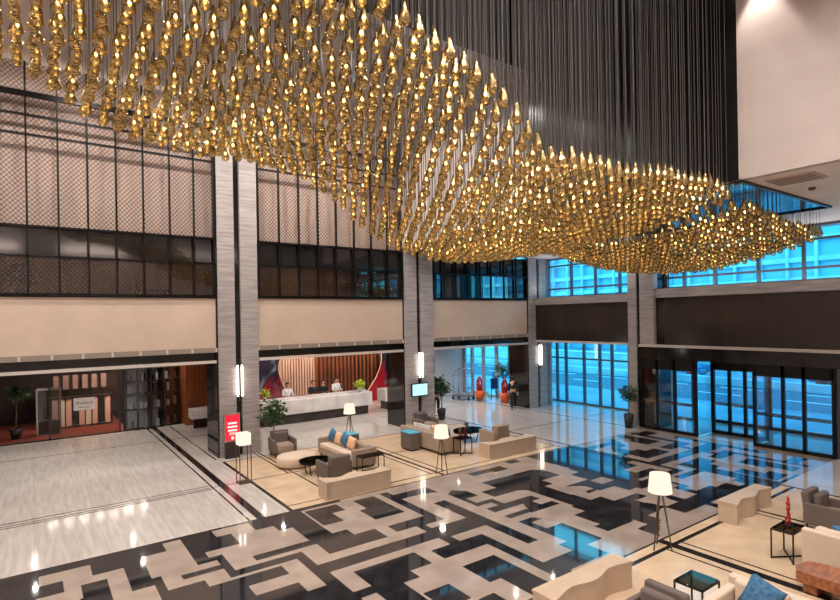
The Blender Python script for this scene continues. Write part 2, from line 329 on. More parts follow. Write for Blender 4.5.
# upper gallery behind the glass strip
box_struct('floor', (-7, 19.3, 5.2, 21.5, 24, 5.38), 'marble_dark_brown'); box_struct('ceiling', (-7, 19.3, 7.2, 21.5, 24, 7.4), 'ceiling_white')
box_struct('wall_gallery', (-7, 23.5, 5.38, 12.62, 23.7, 7.2), 'interior_brown'); box_struct('wall_gallery', (12.62, 23.5, 5.38, 21.5, 23.7, 7.2), 'mirror_black')
# side aisle ceiling
box_struct('ceiling', (-7, 19.2, 3.6, 21.5, 31.5, 3.75), 'ceiling_white', 'low ceiling over the side aisle')
# main ceiling with dark well
for b in ((-7, 11.6, 12.0, 12.6, 19.3, 12.2), (-7, -1.2, 12., 12.6, 5.5, 12.2), (-7, 5.5, 12., -1.2, 11.6, 12.2)):
    box_struct('ceiling', b, 'wall_pale', 'pale main ceiling round the dark chandelier well')
for b in ((-1.3, 11.6, 12.2, 12.6, 11.8, 16.), (-1.3, 5.3, 12.2, 12.6, 5.5, 16.), (-1.4, 5.5, 12.2, -1.2, 11.6, 16.)):
    box_struct('wall_well', b, 'mirror_black', 'black side of the chandelier well')
box_struct('ceiling', (-1.4, 5.3, 16., 12.9, 11.8, 16.2), 'mirror_black', 'black top of the chandelier well')
noisy('black_satin', (16, 15, 15), (24, 22, 21), .22, (1.2, 1.2, .15), 1.2, 3, .4)
box_struct('wall_upper', (12.6, 5.5, 7.5, 12.8, 11.6, 16.), 'black_satin', 'black glossy wall behind the pendant cords')
box_struct('wall_upper', (12.6, 11.6, 7.5, 12.8, 18.8, 12.), 'wall_pale', 'pale upper wall left of the black wall')
box_struct('wall_upper', (12.6, -1.2, 7.5, 12.8, 5.5, 12.), 'wall_pale', 'pale upper wall right of the black wall')
for b in ((12.8, 11.6, 7.5, 22.2, 18.8, 7.7), (12.8, -1.2, 7.5, 22.2, 5.5, 7.7), (17.9, 5.5, 7.5, 22.2, 11.6, 7.7)):
    box_struct('ceiling', b, 'ceiling_white', 'low white ceiling near the entrance')
pm('mirror_panel', (150, 148, 150), .04, 1.)
box_struct('ceiling', (12.8, 5.5, 7.48, 17.9, 11.6, 7.7), 'mirror_panel', 'black mirrored panel set in the low ceiling')
struct('trim_7', MB().box(12.6, 5.44, 7.44, 17.96, 5.5, 7.52).box(17.9, 5.5, 7.44, 17.96, 11.6, 7.52), 'black_metal')
box_struct('wall_left', (-7.2, -1.4, 0, -7, 31.5, 12.2), 'wall_pale'); box_struct('wall_near', (-7.2, -1.4, 0, 22, -1.2, 12.2), 'wall_pale')
box_struct('wall_far', (-7, 31.3, 0, 21.5, 31.5, 3.6), 'wood_dark')
# entrance side -------------------------------------------------
t = bpy.data.objects.new('column', None); COL.objects.link(t); t['kind'] = 'structure'; t['label'] = 'grey stone column beside the revolving doors'
MB().box(20.2, 12.1, 3.38, 20.5, 12.72, 7.5).box(20.2, 12.86, 0, 20.5, 13.25, 7.5).build('stone_cladding', 'stone_column', t)
MB().box(20.3, 12.66, 0, 20.5, 12.86, 7.5).box(20.5, 12.1, 0, 21.4, 13.25, 7.5).build('core', 'mirror_black', t)
box_struct('wall_entrance', (20.65, 13.25, 3.38, 20.9, 18.8, 5.15), 'panel_bronze', 'dark bronze panel over the side doors')
box_struct('wall_entrance', (20.55, 13.25, 5.15, 21.8, 18.8, 5.5), 'stone_column', 'stone ledge over the bronze panel')
box_struct('ceiling', (20.9, 13.25, 3.38, 23.2, 20.2, 3.6), 'ceiling_white')
box_struct('trim_8', (20.6, 13.25, 3.3, 20.7, 18.8, 3.4), 'white_trim')
box_struct('wall_entrance', (21.5, 18.72, 0, 21.8, 20.4, 7.5), 'stone_column')
box_struct('wall_entrance', (20.35, -1.2, 3.38, 20.6, 11.75, 5.25), 'panel_bronze', 'dark bronze panel over the revolving doors')
box_struct('wall_entrance', (20.38, 11.75, 3.38, 20.6, 12.1, 5.25), 'mirror_black')
box_struct('wall_entrance', (20.3, -1.2, 5.25, 21.2, 12.1, 5.6), 'stone_column', 'stone ledge under the high windows')
box_struct('trim_9', (20.02, -1.2, 3.29, 20.4, 12.68, 3.38), 'white_trim')
box_struct('wall_entrance', (20.08, -1.2, 2.82, 20.9, 12.68, 3.29), 'mirror_black', 'black fascia over the revolving doors')
box_struct('ceiling', (20.9, -1.2, 2.9, 23.6, 12.1, 3.2), 'mirror_black')
def window(n, X, y0, y1, z0, z1, ys, zs, mat='steel', pane='glass_clear', w=.05):
    t = bpy.data.objects.new('window_%d' % n, None); COL.objects.link(t); t['kind'] = 'structure'
    mb = MB()
    for y in [y0+w]+list(ys)+[y1-w]: mb.box(X-.06, y-w, z0, X+.06, y+w, z1)
    for z in [z0+.04]+list(zs)+[z1-.04]: mb.box(X-.05, y0, z-.04, X+.05, y1, z+.04)
    mb.build('frame', mat, t)
    MB().quad([(X, y0, z0), (X, y1, z0), (X, y1, z1), (X, y0, z1)]).build('pane', pane, t)
    return t
pm('frame_grey', (96, 100, 108), .4, .4)
window(4, 21.7, 13.25, 18.8, 5.5, 7.5, [17.3, 15.9, 14.6], [5.95, 7.1], 'frame_grey')
window(5, 21.1, -1.2, 12.1, 5.6, 7.5, [11.3, 10.1, 8.6, 7.2, 5.8, 4.4, 3.0, 1.6, .2], [6.05, 7.0], 'frame_grey')
window(6, 23.1, 12.0, 20.3, 0, 3.38, [19.45, 18.85, 17.7, 16.75, 16.05, 15.1, 14.2, 13.2], [2.35], 'frame_grey', w=.06)
MB().box(21.4, 12.9, 0, 23.3, 13.2, 3.38).build('wall_vestibule', 'wall_pale', loc=(0, 0, 0))['kind'] = 'structure'
window(7, 21.6, 20.3, 25.5, 0, 3.6, [21.4, 22.6, 23.7, 24.7], [], 'stone_column', w=.1)
box_struct('wall_aisle', (16.6, 25.5, 0, 21.7, 25.8, 3.6), 'wall_pale', 'pale stone wall at the end of the side aisle')
box_struct('trim_10', (18.9, 25.44, 1.3, 19.3, 25.5, 2.3), 'fabric_grey')
box_struct('wall_entrance', (20.4, -1.2, 0, 20.7, 5.2, 2.82), 'wall_pale')
box_struct('trim_11', (20.25, 5.2, 0, 20.7, 6.1, 2.82), 'frame_grey')
# door blocks
def doorblock(k, X, ys, label):
    t = thing('glass_door_panel', label, 'door', (X, (ys[0]+ys[-1])/2, 0))
    ym = (ys[0]+ys[-1])/2
    fr = MB()
    for y in ys: fr.box(-.06, y-ym-.05, 0, .06, y-ym+.05, 2.82)
    fr.box(-.06, ys[0]-ym, 2.42, .06, ys[-1]-ym, 2.82).box(-.06, ys[0]-ym, 0, .06, ys[-1]-ym, .12)
    fr.build('frame', 'black_metal', t)
    for a, b in zip(ys, ys[1:]):
        MB().box(-.01, a-ym+.07, .12, .01, b-ym-.07, 2.42).build('pane', 'glass_clear', t)
        if k < 4: MB().box(-.03, a-ym+.07, 1.08, -.012, b-ym-.07, 1.2).build('push_bar', 'glass_balcony', t)
doorblock(1, 20.12, [10.42, 11.22, 11.93, 12.6], 'black framed glass entrance doors beside the grey stone column')
doorblock(2, 21.3, [8.5, 9.2, 9.75, 10.35], 'black framed glass doors set back in the middle of the entrance')
doorblock(3, 20.2, [6.15, 6.95, 7.55, 8.42], 'black framed glass entrance doors at the far right of the photo')
doorblock(4, 23.4, [5.2, 7.0, 9.2, 11.4], 'outer row of glass doors on the street side of the entrance')
struct('wall_vestibule', MB().box(20.3, 8.45, 0, 21.3, 8.47, 2.82).box(20.3, 10.38, 0, 21.3, 10.4, 2.82), 'glass_clear')
# ------------------------------------------------------------------ OUTSIDE
def outside():
    t = thing('office_building', 'pale building with horizontal bands across the road behind the glass', 'building', (62, 10, 0))
    w = MB(); g = MB()
    for k in range(13):
        z = k*2.0; w.box(0, -70, z+1.5, 12, 80, z+2.0); g.box(.4, -70, z, 11, 80, z+1.5)
    w.build('wall', 'facade_stone', t)
    pm('office_glass', (120, 165, 200), .2); g.build('glazing', 'office_glass', t)
    p = MB()
    for k in range(60): p.box(-.15, -70+k*2.5, 0, .5, -69.75+k*2.5, 26)
    p.build('pilaster', 'facade_stone', t)
    box_struct('road', (29, -50, -.035, 37.5, 80, -.02), 'asphalt', 'dark asphalt road outside the entrance'); box_struct('road', (46, -50, -.035, 54, 80, -.02), 'asphalt', 'second dark road beyond the white barrier')
    for X_ in (31.8, 34.6, 50): 
        mb = MB()
        for k in range(24): mb.box(X_, -40+k*4.5, -.02, X_+.22, -37.6+k*4.5, -.012)
        o = mb.build('road_marking', 'white_paint', loc=(0, 0, 0)); o['kind'] = 'structure'
    w_ = thing('roadside_barrier', 'long white barrier across the road outside', 'barrier', (43, 10, -.03)); MB().box(-.2, -50, 0, .2, 60, 1.1).build('wall_body', 'facade_stone', w_); MB().box(-.28, -50, 1.1, .28, 60, 1.2).build('coping', 'white_paint', w_)
    t2 = thing('street_kerb', 'low white kerb wall along the road outside', 'kerb', (36, 10, -.03))
    MB().box(-.2, -40, 0, .2, 50, .5, .03).build('kerb_stone', 'facade_stone', t2)
    for i, (x, y) in enumerate(((30, 27.5), (33, 33), (31, 38))):
        foliage_tree('street_tree', ('street tree with a broad crown, nearest to the side door glass', 'street tree seen through the aisle windows', 'street tree furthest along the road outside')[i], (x, y, -.03), 5.2, 1.7, .14, 'outdoor_green', 500, None, .28, 2.4)
    for i, (x, y) in enumerate(((40, 22), (39.6, 11.))):
        c = thing('parked_car', ('blue car parked outside beyond the side doors', 'blue car parked outside beyond the revolving doors')[i], 'car', (x, y, -.03))
        b = MB(); b.box(-.9, -2.2, .3, .9, 2.2, .85, .18, 3); b.build('body', 'car_blue', c)
        MB().box(-.78, -1.2, .8, .78, 1.3, 1.4, .22, 3).build('cabin', 'glass_dark', c)
        for sx in (-.9, .75):
            for sy in (-1.4, 1.4): MB().tube((sx, sy, .33), (sx+.15, sy, .33), .33, n=14).build('wheel', 'pot_black', c)
# ------------------------------------------------------------------ plants
def leaves(mb, c, rad, n, size, zs=1., rng=random):
    for _ in range(n):
        d = Vector((rng.gauss(0, 1), rng.gauss(0, 1), rng.gauss(0, 1))).normalized()*rad*(rng.random()**.45)
        p = Vector(c)+Vector((d.x, d.y, d.z*zs))
        a = Vector((rng.gauss(0, 1), rng.gauss(0, 1), rng.gauss(0, .6))).normalized(); b = a.orthogonal().normalized(); b = (b*math.cos(rng.random()*6)+a.cross(b)*math.sin(rng.random()*6))
        L = size*(.7+.6*rng.random()); w = L*.38
        vs = [mb.bm.verts.new(q) for q in (p, p+a*L*.5+b*w*.6, p+a*L, p+a*L*.5-b*w*.6)]
        mb.bm.faces.new(vs)
def foliage_tree(name, label, loc, h, rad, trunk_r, mat, n, pot, size, cz=None, group=None, zs=1.):
    t = thing(name, label, 'tree' if pot is None else 'plant', loc, 0, group)
    z0 = 0
    if pot:
        pr, ph, pmat = pot; z0 = ph
        MB().lathe([(0, 0), (pr*.72, 0), (pr, ph), (pr*.86, ph), (pr*.84, ph-.04), (0, ph-.04)], 20).build('pot', pmat, t); MB().lathe([(0, ph-.03), (pr*.83, ph-.03)], 16).build('soil', 'soil', bpy.data.objects[-1] if False else [c for c in t.children if c.name.startswith('pot')][0])
    zc = h-rad*zs
    tr = MB().tube((0, 0, z0-.05 if pot else 0), (.03, .01, (z0+zc)/2), trunk_r, trunk_r*.8).tube((.03, .01, (z0+zc)/2), (0, 0, zc), trunk_r*.8, trunk_r*.6)
    for k in range(5):
        a = k*1.3; tr.tube((0, 0, zc-.1), (math.cos(a)*rad*.6, math.sin(a)*rad*.6, zc+rad*.4*zs), trunk_r*.4, trunk_r*.2, 5)
    tr.build('trunk', 'bark', t)
    mb = MB(); leaves(mb, (0, 0, zc), rad, n, size, zs); mb.build('foliage', mat, t, fix=False)
    return t
foliage_tree('potted_ficus', 'potted ficus tree in black pot beside the grey column left of reception', (6.85, 18.45, 0), 1.85, .46, .025, 'leaf_green', 420, (.2, .5, 'pot_black'), .17)
foliage_tree('potted_ficus', 'potted ficus tree in black pot right of the column with the screen', (15.0, 19.3, 0), 1.9, .42, .025, 'leaf_green', 420, (.2, .5, 'pot_black'), .18)
foliage_tree('potted_topiary', 'round ball topiary tree in tall black pot by the entrance column', (19.68, 12.95, 0), 1.72, .36, .022, 'leaf_green', 480, (.2, .55, 'pot_black'), .12)
foliage_tree('potted_palm', 'small leafy plant standing inside the dark shop at far left', (-.55, 27.2, .02), 2.0, .5, .03, 'leaf_green', 60, (.22, .4, 'pot_black'), .34, zs=.5)
foliage_tree('gallery_plant', 'bushy plant behind the upper gallery glass at far left', (-.2, 19.9, 5.38), 1.1, .42, .03, 'leaf_green', 260, (.2, .3, 'pot_black'), .18)
outside()
# ------------------------------------------------------------------ CHANDELIER
def interp(tab, x):
    if x <= tab[0][0]: return tab[0][1]
    for (a, b), (c, d) in zip(tab, tab[1:]):
        if x <= c: return b+(d-b)*(x-a)/(c-a)
    return tab[-1][1]
NEAR = [(-1, 9.8), (0, 9.6), (2, 9.1), (3.8, 8.35), (4.4, 8.1), (5.3, 7.8), (5.9, 7.4), (6.5, 6.95), (7.3, 7.0), (8, 7.0), (9, 7.0), (10, 7.15), (11, 7.2), (11.75, 7.2), (12.9, 6.95), (13.9, 6.85), (15.6, 6.62), (17.9, 6.62)]
FAR = [(-1, 9.2), (0, 8.95), (.8, 8.36), (1.7, 8.05), (2.9, 7.96), (3.9, 7.97), (5, 7.84), (5.8, 7.43), (6.6, 6.78), (7.7, 6.3), (9, 6.08), (10.5, 6.15), (12.1, 6.38), (13, 6.6), (14.5, 6.36), (16.1, 6.16), (17.9, 6.05)]
def zsurf(x, y):
    t = min(1., max(0., (y-5.6)/(11.5-5.6))); s = 1-(1-t)**(1.3+.5*min(1, max(0, x/3))+1.1*min(1, max(0, (x-3)/3)))
    return interp(NEAR, x)*(1-s)+interp(FAR, x)*s-(.0 if x < 13 else .18*math.sin(PI*t))
DPROF = [(r_*1.16, z_*1.2) for r_, z_ in [(0, .27), (.01, .268), (.018, .25), (.027, .22), (.043, .17), (.06, .12), (.07, .08), (.07, .05), (.052, .018), (.024, .003), (0, 0)]]
pend = []
dx, dy = .25, .245; i = 0; x = -.9
while x < 17.85:
    j = 0; y = 5.62
    while y < 11.55:
        px_, py_ = x+(dx*(.14+.36*min(1, max(0, (x-1.5)/6))) if j % 2 else 0)+random.uniform(-.025, .025), y+random.uniform(-.018, .018); z = zsurf(px_, py_)+random.uniform(-.035, .035)
        top = 16. if px_ < 12.55 else 7.48
        if not (12.5 <= px_ <= 12.9): pend.append((px_, py_, z, top, random.random() < .5))
        y += dy; j += 1
    x += dx; i += 1
vis = []
for k, p in enumerate(pend):
    a, b, w = project((p[0], p[1], p[2]+.13))
    if 2 < a < 838 and 2 < b < 598: vis.append((w, k))
vis.sort(); near = {k for _, k in vis[:300]}
def drop_mb(n): return MB().lathe(DPROF[::-1], n)
def mesh_of(mb, name, mat):
    bmesh.ops.recalc_face_normals(mb.bm, faces=mb.bm.faces); me = bpy.data.meshes.new(name); mb.bm.to_mesh(me); mb.bm.free(); me.materials.append(MAT[mat]); return me
me_drop = mesh_of(drop_mb(14), 'glass_drop', 'amber_glass'); me_cord = mesh_of(MB().tube((0, 0, 0), (0, 0, 1), .005, n=5), 'cord', 'cord')
me_cap = mesh_of(MB().lathe([(0, .35), (.012, .35), (.019, .3), (0, .3)], 8), 'cap', 'brass_cap'); me_bead = mesh_of(MB().lathe([(0, .2), (.018, .18), (.021, .15), (0, .13)], 8), 'bulb', 'bead_light')
PL = 'amber glass teardrop pendant on a thin cord, near side of the wavy hanging chandelier'
proto = {}
for lit in (0, 1):
    rt = bpy.data.objects.new('teardrop_pendant', None); parts = [bpy.data.objects.new('glass_drop', me_drop), bpy.data.objects.new('cap', me_cap), bpy.data.objects.new('cord', me_cord)]
    if lit: parts.append(bpy.data.objects.new('bulb', me_bead))
    proto[lit] = (rt, parts)
bulk = MB(); bm = bulk.bm
cell = [[(rad*math.cos(2*PI*k/8), rad*math.sin(2*PI*k/8), z) for k in range(8)] for rad, z in ((.018, .31), (.05, .2), (.081, .1), (.075, .04), (.027, .003))]
for k, (x, y, z, top, lit) in enumerate(pend):
    if k in near:
        rt, parts = proto[1 if lit else 0]
        o = rt.copy(); COL.objects.link(o); o.location = (x, y, z); tag(o, PL, 'pendant light', 'teardrop pendants of the wavy chandelier')
        for c in parts:
            d = c.copy(); COL.objects.link(d); d.parent = o
            if c.name.startswith('glass_drop'): gd = d
            if c.name.startswith('bulb'): d.parent = gd
            if c.name.startswith('cord'): d.location = (0, 0, .34); d.scale = (1, 1, top-z-.34)
    else:
        rings = [[bm.verts.new((x+a, y+b, z+c)) for a, b, c in rg] for rg in cell]
        for A, B in zip(rings, rings[1:]):
            for q in range(8): fc = bm.faces.new((A[q], B[q], B[(q+1) % 8], A[(q+1) % 8])); fc.smooth = True
        tp = bm.verts.new((x, y, z+.33)); bt = bm.verts.new((x, y, z))
        for q in range(8):
            bm.faces.new((tp, rings[0][q], rings[0][(q+1) % 8])); fc = bm.faces.new((bt, rings[-1][(q+1) % 8], rings[-1][q])); fc.smooth = True
        bulk.tube((x, y, z+.32), (x, y, top), .005, n=4, mi=1, cap=False)
        if lit: bulk.lathe([(0, z+.2), (.021, z+.18), (.021, z+.15), (0, z+.13)], 5, (x, y), mi=2)
for rt, parts in proto.values():
    for c in parts: bpy.data.objects.remove(c)
    bpy.data.objects.remove(rt)
o = bulk.build('teardrop_pendants_beyond', ['amber_glass', 'cord', 'bead_light'], loc=(0, 0, 0), fix=False)
tag(o, 'dense far rows of amber glass teardrop pendants in the wavy chandelier', 'pendant lights', 'far pendants of the wavy chandelier'); o['kind'] = 'stuff'
# ------------------------------------------------------------------ FURNITURE (local x right, y forward = facing)
def rounded(mb, b, r=.04): return mb.box(*b, r, 3)
def armchair(label, loc, rz, mat='fabric_grey', w=.78, d=.78):
    t = thing('armchair', label, 'armchair', loc, rz)
    rounded(MB(), (-w/2+.1, -d/2+.12, .2, w/2-.1, d/2, .44), .05).build('seat_cushion', 'fabric_taupe' if mat == 'fabric_grey' else 'fabric_cream', t)
    b = MB(); b.box(-w/2+.08, -d/2, .18, w/2-.08, -d/2+.14, .8, .04, 3); bmesh.ops.rotate(b.bm, cent=(0, -d/2, .2), matrix=Matrix.Rotation(math.radians(7), 3, 'X'), verts=b.bm.verts); b.build('backrest', mat, t)
    b = MB(); b.box(-w/2+.14, -d/2+.14, .42, w/2-.14, -d/2+.28, .78, .05, 3); b.build('back_cushion', mat, t)
    for s in (-1, 1):
        x0, x1 = sorted((s*(w/2-.09), s*w/2)); MB().box(x0, -d/2, .16, x1, d/2, .6, .03, 3).build('armrest', mat, t)
    for sx in (-1, 1):
        for sy in (-1, 1): MB().tube((sx*(w/2-.06), sy*(d/2-.06), 0), (sx*(w/2-.06), sy*(d/2-.06), .18), .018, .024).build('leg', 'wood_dark', t)
    return t
def sofa(label, loc, rz, L, mat='fabric_taupe', top='fabric_cream', h=.72, d=.85, arms=(1, 1), n=3):
    t = thing('sofa', label, 'sofa', loc, rz)
    MB().box(-L/2+.012, -d/2+.012, .08, L/2-.012, d/2-.012, .28, .03, 3).build('base', mat, t)
    a0 = -L/2+(.14 if arms[0] else 0); a1 = L/2-(.14 if arms[1] else 0)
    for k in range(n):
        x0 = a0+(a1-a0)*k/n; x1 = a0+(a1-a0)*(k+1)/n; MB().box(x0+.005, -d/2+.2, .28, x1-.005, d/2, .43, .04, 3).build('seat_cushion', top, t)
        MB().box(x0+.01, -d/2+.14, .4, x1-.01, -d/2+.3, h+.03, .05, 3).build('back_cushion', mat, t)
    MB().box(-L/2, -d/2, .1, L/2, -d/2+.15, h, .03, 3).build('backrest', mat, t)
    for k, s in enumerate((-1, 1)):
        if arms[k]:
            x0, x1 = sorted((s*(L/2-.14), s*L/2)); MB().box(x0, -d/2+.13, .09, x1, d/2, .6, .03, 3).build('armrest', mat, t)
    for sx in (-1, 1):
        for sy in (-1, 1): MB().tube((sx*(L/2-.1), sy*(d/2-.08), 0), (sx*(L/2-.1), sy*(d/2-.08), .1), .025).build('leg', 'wood_dark', t)
    return t
def pillow(label, loc, rz, mat, tilt=.3, s=.44, roll=0., group=None):
    mb = MB(); N = 10; half = s/2
    def pt(i, j, sg):
        a = -1+2*i/N; b = -1+2*j/N; e = (1-a**4)*(1-b**4); k = 1-.12*(1-abs(a))*abs(b)-.0
        return (a*half*(1-.07*(1-b*b)), sg*.09*e**.6, b*half*(1-.07*(1-a*a)))
    for sg in (-1, 1):
        V = [[mb.bm.verts.new(pt(i, j, sg)) for j in range(N+1)] for i in range(N+1)]
        for i in range(N):
            for j in range(N): q = mb.bm.faces.new((V[i][j], V[i+1][j], V[i+1][j+1], V[i][j+1])); q.smooth = True
    bmesh.ops.remove_doubles(mb.bm, verts=mb.bm.verts, dist=.0005)
    bmesh.ops.rotate(mb.bm, cent=(0, 0, 0), matrix=Matrix.Rotation(roll, 3, 'Y'), verts=mb.bm.verts)
    bmesh.ops.rotate(mb.bm, cent=(0, 0, -half), matrix=Matrix.Rotation(tilt, 3, 'X'), verts=mb.bm.verts)
    zmin = min(v.co.z for v in mb.bm.verts); bmesh.ops.translate(mb.bm, verts=mb.bm.verts, vec=(0, 0, -zmin))
    o = mb.build('throw_pillow', mat, loc=loc, rz=rz); return tag(o, label, 'pillow', group)
def wavy_bench(label, x0, x1, yflat, sgn, w0=.42, h=.46, amp=.07):
    L = x1-x0; t = thing('wavy_bench', label, 'bench', ((x0+x1)/2, yflat, 0))
    def prof(dw):
        pts = [(-L/2+dw, dw*sgn), (L/2-dw, dw*sgn)]
        N = 28
        for k in range(N+1):
            s = 1-k/N; wv = w0+amp*math.cos(s*4*PI)-.06*s-.02
            pts.append((-L/2+dw+(L-2*dw)*s, sgn*(wv-dw)))
        return pts if sgn > 0 else pts[::-1]
    MB().prism(prof(.0), 0.0, h-.04).build('body', 'bench_cream', t)
    b = MB().prism(prof(-.012), h-.04, h); b.build('top', 'bench_cream', t)
    return t
def tripod_lamp(label, loc, h=1.45, group=None):
    t = thing('tripod_floor_lamp', label, 'floor lamp', loc, .4)
    for k in range(3):
        a = k*2*PI/3+.5; MB().tube((math.cos(a)*.2, math.sin(a)*.2, 0), (math.cos(a)*.035, math.sin(a)*.035, h-.36), .012, .018).build('leg', 'bronze_metal', t)
    MB().tube((0, 0, h-.42), (0, 0, h-.2), .02).build('stem', 'bronze_metal', t)
    MB().lathe([(.225, h-.36), (.185, h), (.18, h), (.22, h-.36), (.225, h-.36)], 28).build('lamp_shade', 'lamp_glow', t)
    MB().lathe([(.0, h-.02), (.182, h-.02)], 28).build('diffuser', 'lamp_glow', t)
    return t
def frame_table(label, loc, sx, sy, h, top='glass_table', rz=0., cross=True, name='side_table'):
    t = thing(name, label, 'side table', loc, rz)
    w = .022
    for a in (-1, 1):
        for b in (-1, 1): MB().bar((a*sx/2, b*sy/2, 0), (a*sx/2, b*sy/2, h), w).build('leg', 'black_metal', t)
    fr = MB()
    for z in (h-.012,):
        fr.bar((-sx/2, -sy/2, z), (sx/2, -sy/2, z), w).bar((-sx/2, sy/2, z), (sx/2, sy/2, z), w).bar((-sx/2, -sy/2, z), (-sx/2, sy/2, z), w).bar((sx/2, -sy/2, z), (sx/2, sy/2, z), w)
    fr.build('frame', 'black_metal', t); fr = MB()
    if cross: fr.bar((-sx/2, -sy/2, .02), (sx/2, sy/2, .02), w).bar((-sx/2, sy/2, .02), (sx/2, -sy/2, .02), w)
    else: fr.bar((-sx/2, -sy/2, .02), (sx/2, -sy/2, .02), w).bar((-sx/2, sy/2, .02), (sx/2, sy/2, .02), w)
    fr.build('brace', 'black_metal', t)
    MB().box(-sx/2, -sy/2, h, sx/2, sy/2, h+.018, .004).build('tabletop', top, t)
    return t
def oval_table(label, loc, a, b, h, rz=0.):
    t = thing('oval_coffee_table', label, 'coffee table', loc, rz)
    MB().lathe([(0, h), (1, h), (1, h+.03), (0, h+.03)], 40, sx=a, sy=b, smooth=False).build('tabletop', 'glass_dark', t)
    MB().lathe([(1, h-.06), (1, h), (.94, h), (.94, h-.06), (1, h-.06)], 40, sx=a*.96, sy=b*.96, smooth=False).build('rim', 'black_metal', t)
    for k in range(4):
        q = PI/4+k*PI/2; MB().tube((math.cos(q)*a*.6, math.sin(q)*b*.6, 0), (math.cos(q)*a*.75, math.sin(q)*b*.75, h-.03), .018).build('leg', 'black_metal', t)
    return t
def coral(label, loc, h, n=4, mat='dark_red'):
    t = thing('coral_sculpture', label, 'sculpture', loc)
    MB().box(-.08, -.06, 0, .08, .06, .03, .005).build('base', 'black_metal', t)
    for k in range(n):
        x = -.05+.1*k/(n-1); hh = h*(.75+.25*random.random()); mb = MB(); z = .03; xx, yy = x, 0
        while z < hh:
            nx, ny = x+random.uniform(-.02, .02), random.uniform(-.03, .03); mb.tube((xx, yy, z), (nx, ny, min(hh, z+.09)), .02, .018, 7); xx, yy = nx, ny; z += .09
        mb.build('branch', mat, t)
    return t
# --- seating group left of the black inlay
armchair('grey armchair in front of the potted ficus, facing the round ottoman', (6.9, 17.75, 0), PI-.1)
o = MB().lathe([(0, .06), (.9, .06), (.96, .1), (.97, .3), (.93, .36), (.0, .38)], 40, sx=.64, sy=.52).lathe([(0, 0), (.75, 0), (.75, .06), (0, .06)], 24, sx=.64, sy=.52)
tag(o.build('round_ottoman', 'fabric_cream', loc=(6.75, 16.2, 0)), 'large round cream ottoman between armchair and dark oval table', 'ottoman')
oval_table('dark glass oval coffee table beside the round cream ottoman', (6.85, 15.05, 0), .48, .38, .4)
armchair('grey armchair seen from behind, facing the round ottoman', (6.95, 14.0, 0), 0)
sofa('taupe sofa with cream seat and four blue and tan pillows', (8.3, 15.8, 0), PI/2, 2.5, h=.62)
for k, (y, m_, l) in enumerate(((16.64, 'fabric_blue', 'blue pillow at the far end of the taupe sofa'), (16.2, 'fabric_tan', 'tan pillow between the two blue ones on the taupe sofa'), (15.76, 'fabric_blue', 'blue pillow between the two tan ones on the taupe sofa'), (15.32, 'fabric_tan', 'tan pillow nearest the free arm of the taupe sofa'))):
    pillow(l, (8.2, y, .44), -PI/2+.1*(k % 2), m_, -.25, .4, .35 if k % 2 == 0 else .1)
frame_table('thin black metal frame side table at the near end of the taupe sofa', (8.25, 14.15, 0), .75, .34, .5, cross=False)
wavy_bench('cream bench with wavy edge beside the armchair and taupe sofa', 6.03, 7.95, 12.55, 1, amp=.11)
tripod_lamp('tripod floor lamp with white shade in front of the reception desk', (9.72, 18.18, 0), 1.4)
t = thing('magazine_stand', 'small grey stand with pale top just beside the taupe sofa back', 'stand', (9.2, 17.2, 0)); MB().box(-.22, -.28, 0, .22, .28, .5, .02).build('body', 'fabric_grey', t); MB().box(-.24, -.3, .5, .24, .3, .54, .01).build('top', 'tray_blue', t)
# --- seating group right of it
sofa('long taupe sofa seen from behind with pale magazines and pillows on it', (11.45, 15.45, 0), -PI/2, 2.5, h=.66)
for k in range(4):
    y = 16.4-.26*k
    tag(MB().box(-.03, -.1, 0, .03, .1, .3, .01).build('magazine', 'paper_white', loc=(11.52+.02*(k % 2), y, .435), rz=.08*k), ('white magazine standing at the far end of the long taupe sofa', 'second white magazine from the far end of the long taupe sofa', 'third white magazine from the far end of the long taupe sofa', 'white magazine nearest the blue topped grey cabinet')[k], 'magazine', 'magazines on the sofa')
pillow('tan pillow on the long taupe sofa seen from behind', (11.62, 15.2, .435), PI/2, 'fabric_tan', -.3, .4); pillow('blue pillow on the long taupe sofa, towards the lamp', (11.62, 14.65, .435), PI/2, 'fabric_blue', -.3, .4)
t = thing('grey_cabinet', 'low grey cabinet with blue top behind the long taupe sofa', 'cabinet', (10.75, 15.65, 0)); MB().box(-.2, -.32, .05, .2, .32, .6, .02).build('body', 'fabric_grey', t); MB().box(-.22, -.34, .6, .22, .34, .63, .005).build('top', 'tray_blue', t); MB().box(-.16, -.28, 0, .16, .28, .05).build('plinth', 'black_metal', t)
armchair('grey armchair by the column under the wall screen', (12.75, 17.5, 0), PI)
frame_table('black frame side table holding dark red figures by the tripod lamp', (11.75, 14.0, 0), .5, .36, .55, 'glass_table')
coral('dark red branching figure on the side table by the tripod lamp', (11.65, 14.0, .568), .34)
coral('second dark red figure, on the right of the same side table', (11.88, 14.0, .568), .38)
oval_table('dark glass oval coffee table with small plant beside the long sofa', (13.1, 15.3, 0), .62, .42, .42)
t = foliage_tree('table_plant', 'tiny plant in pot on the dark oval table', (13.05, 15.3, .45), .26, .08, .008, 'leaf_green', 60, (.05, .09, 'pot_black'), .06)
armchair('taupe armchair with its back to the camera near the far cream bench', (13.35, 14.15, 0), 0, 'fabric_taupe')
wavy_bench('cream bench with wavy edge furthest from the camera, by the side doors', 11.95, 14.15, 12.9, 1, amp=.11)
tripod_lamp('tripod floor lamp with white shade at the edge of the inlay, centre of photo', (9.76, 12.6, 0), 1.43)
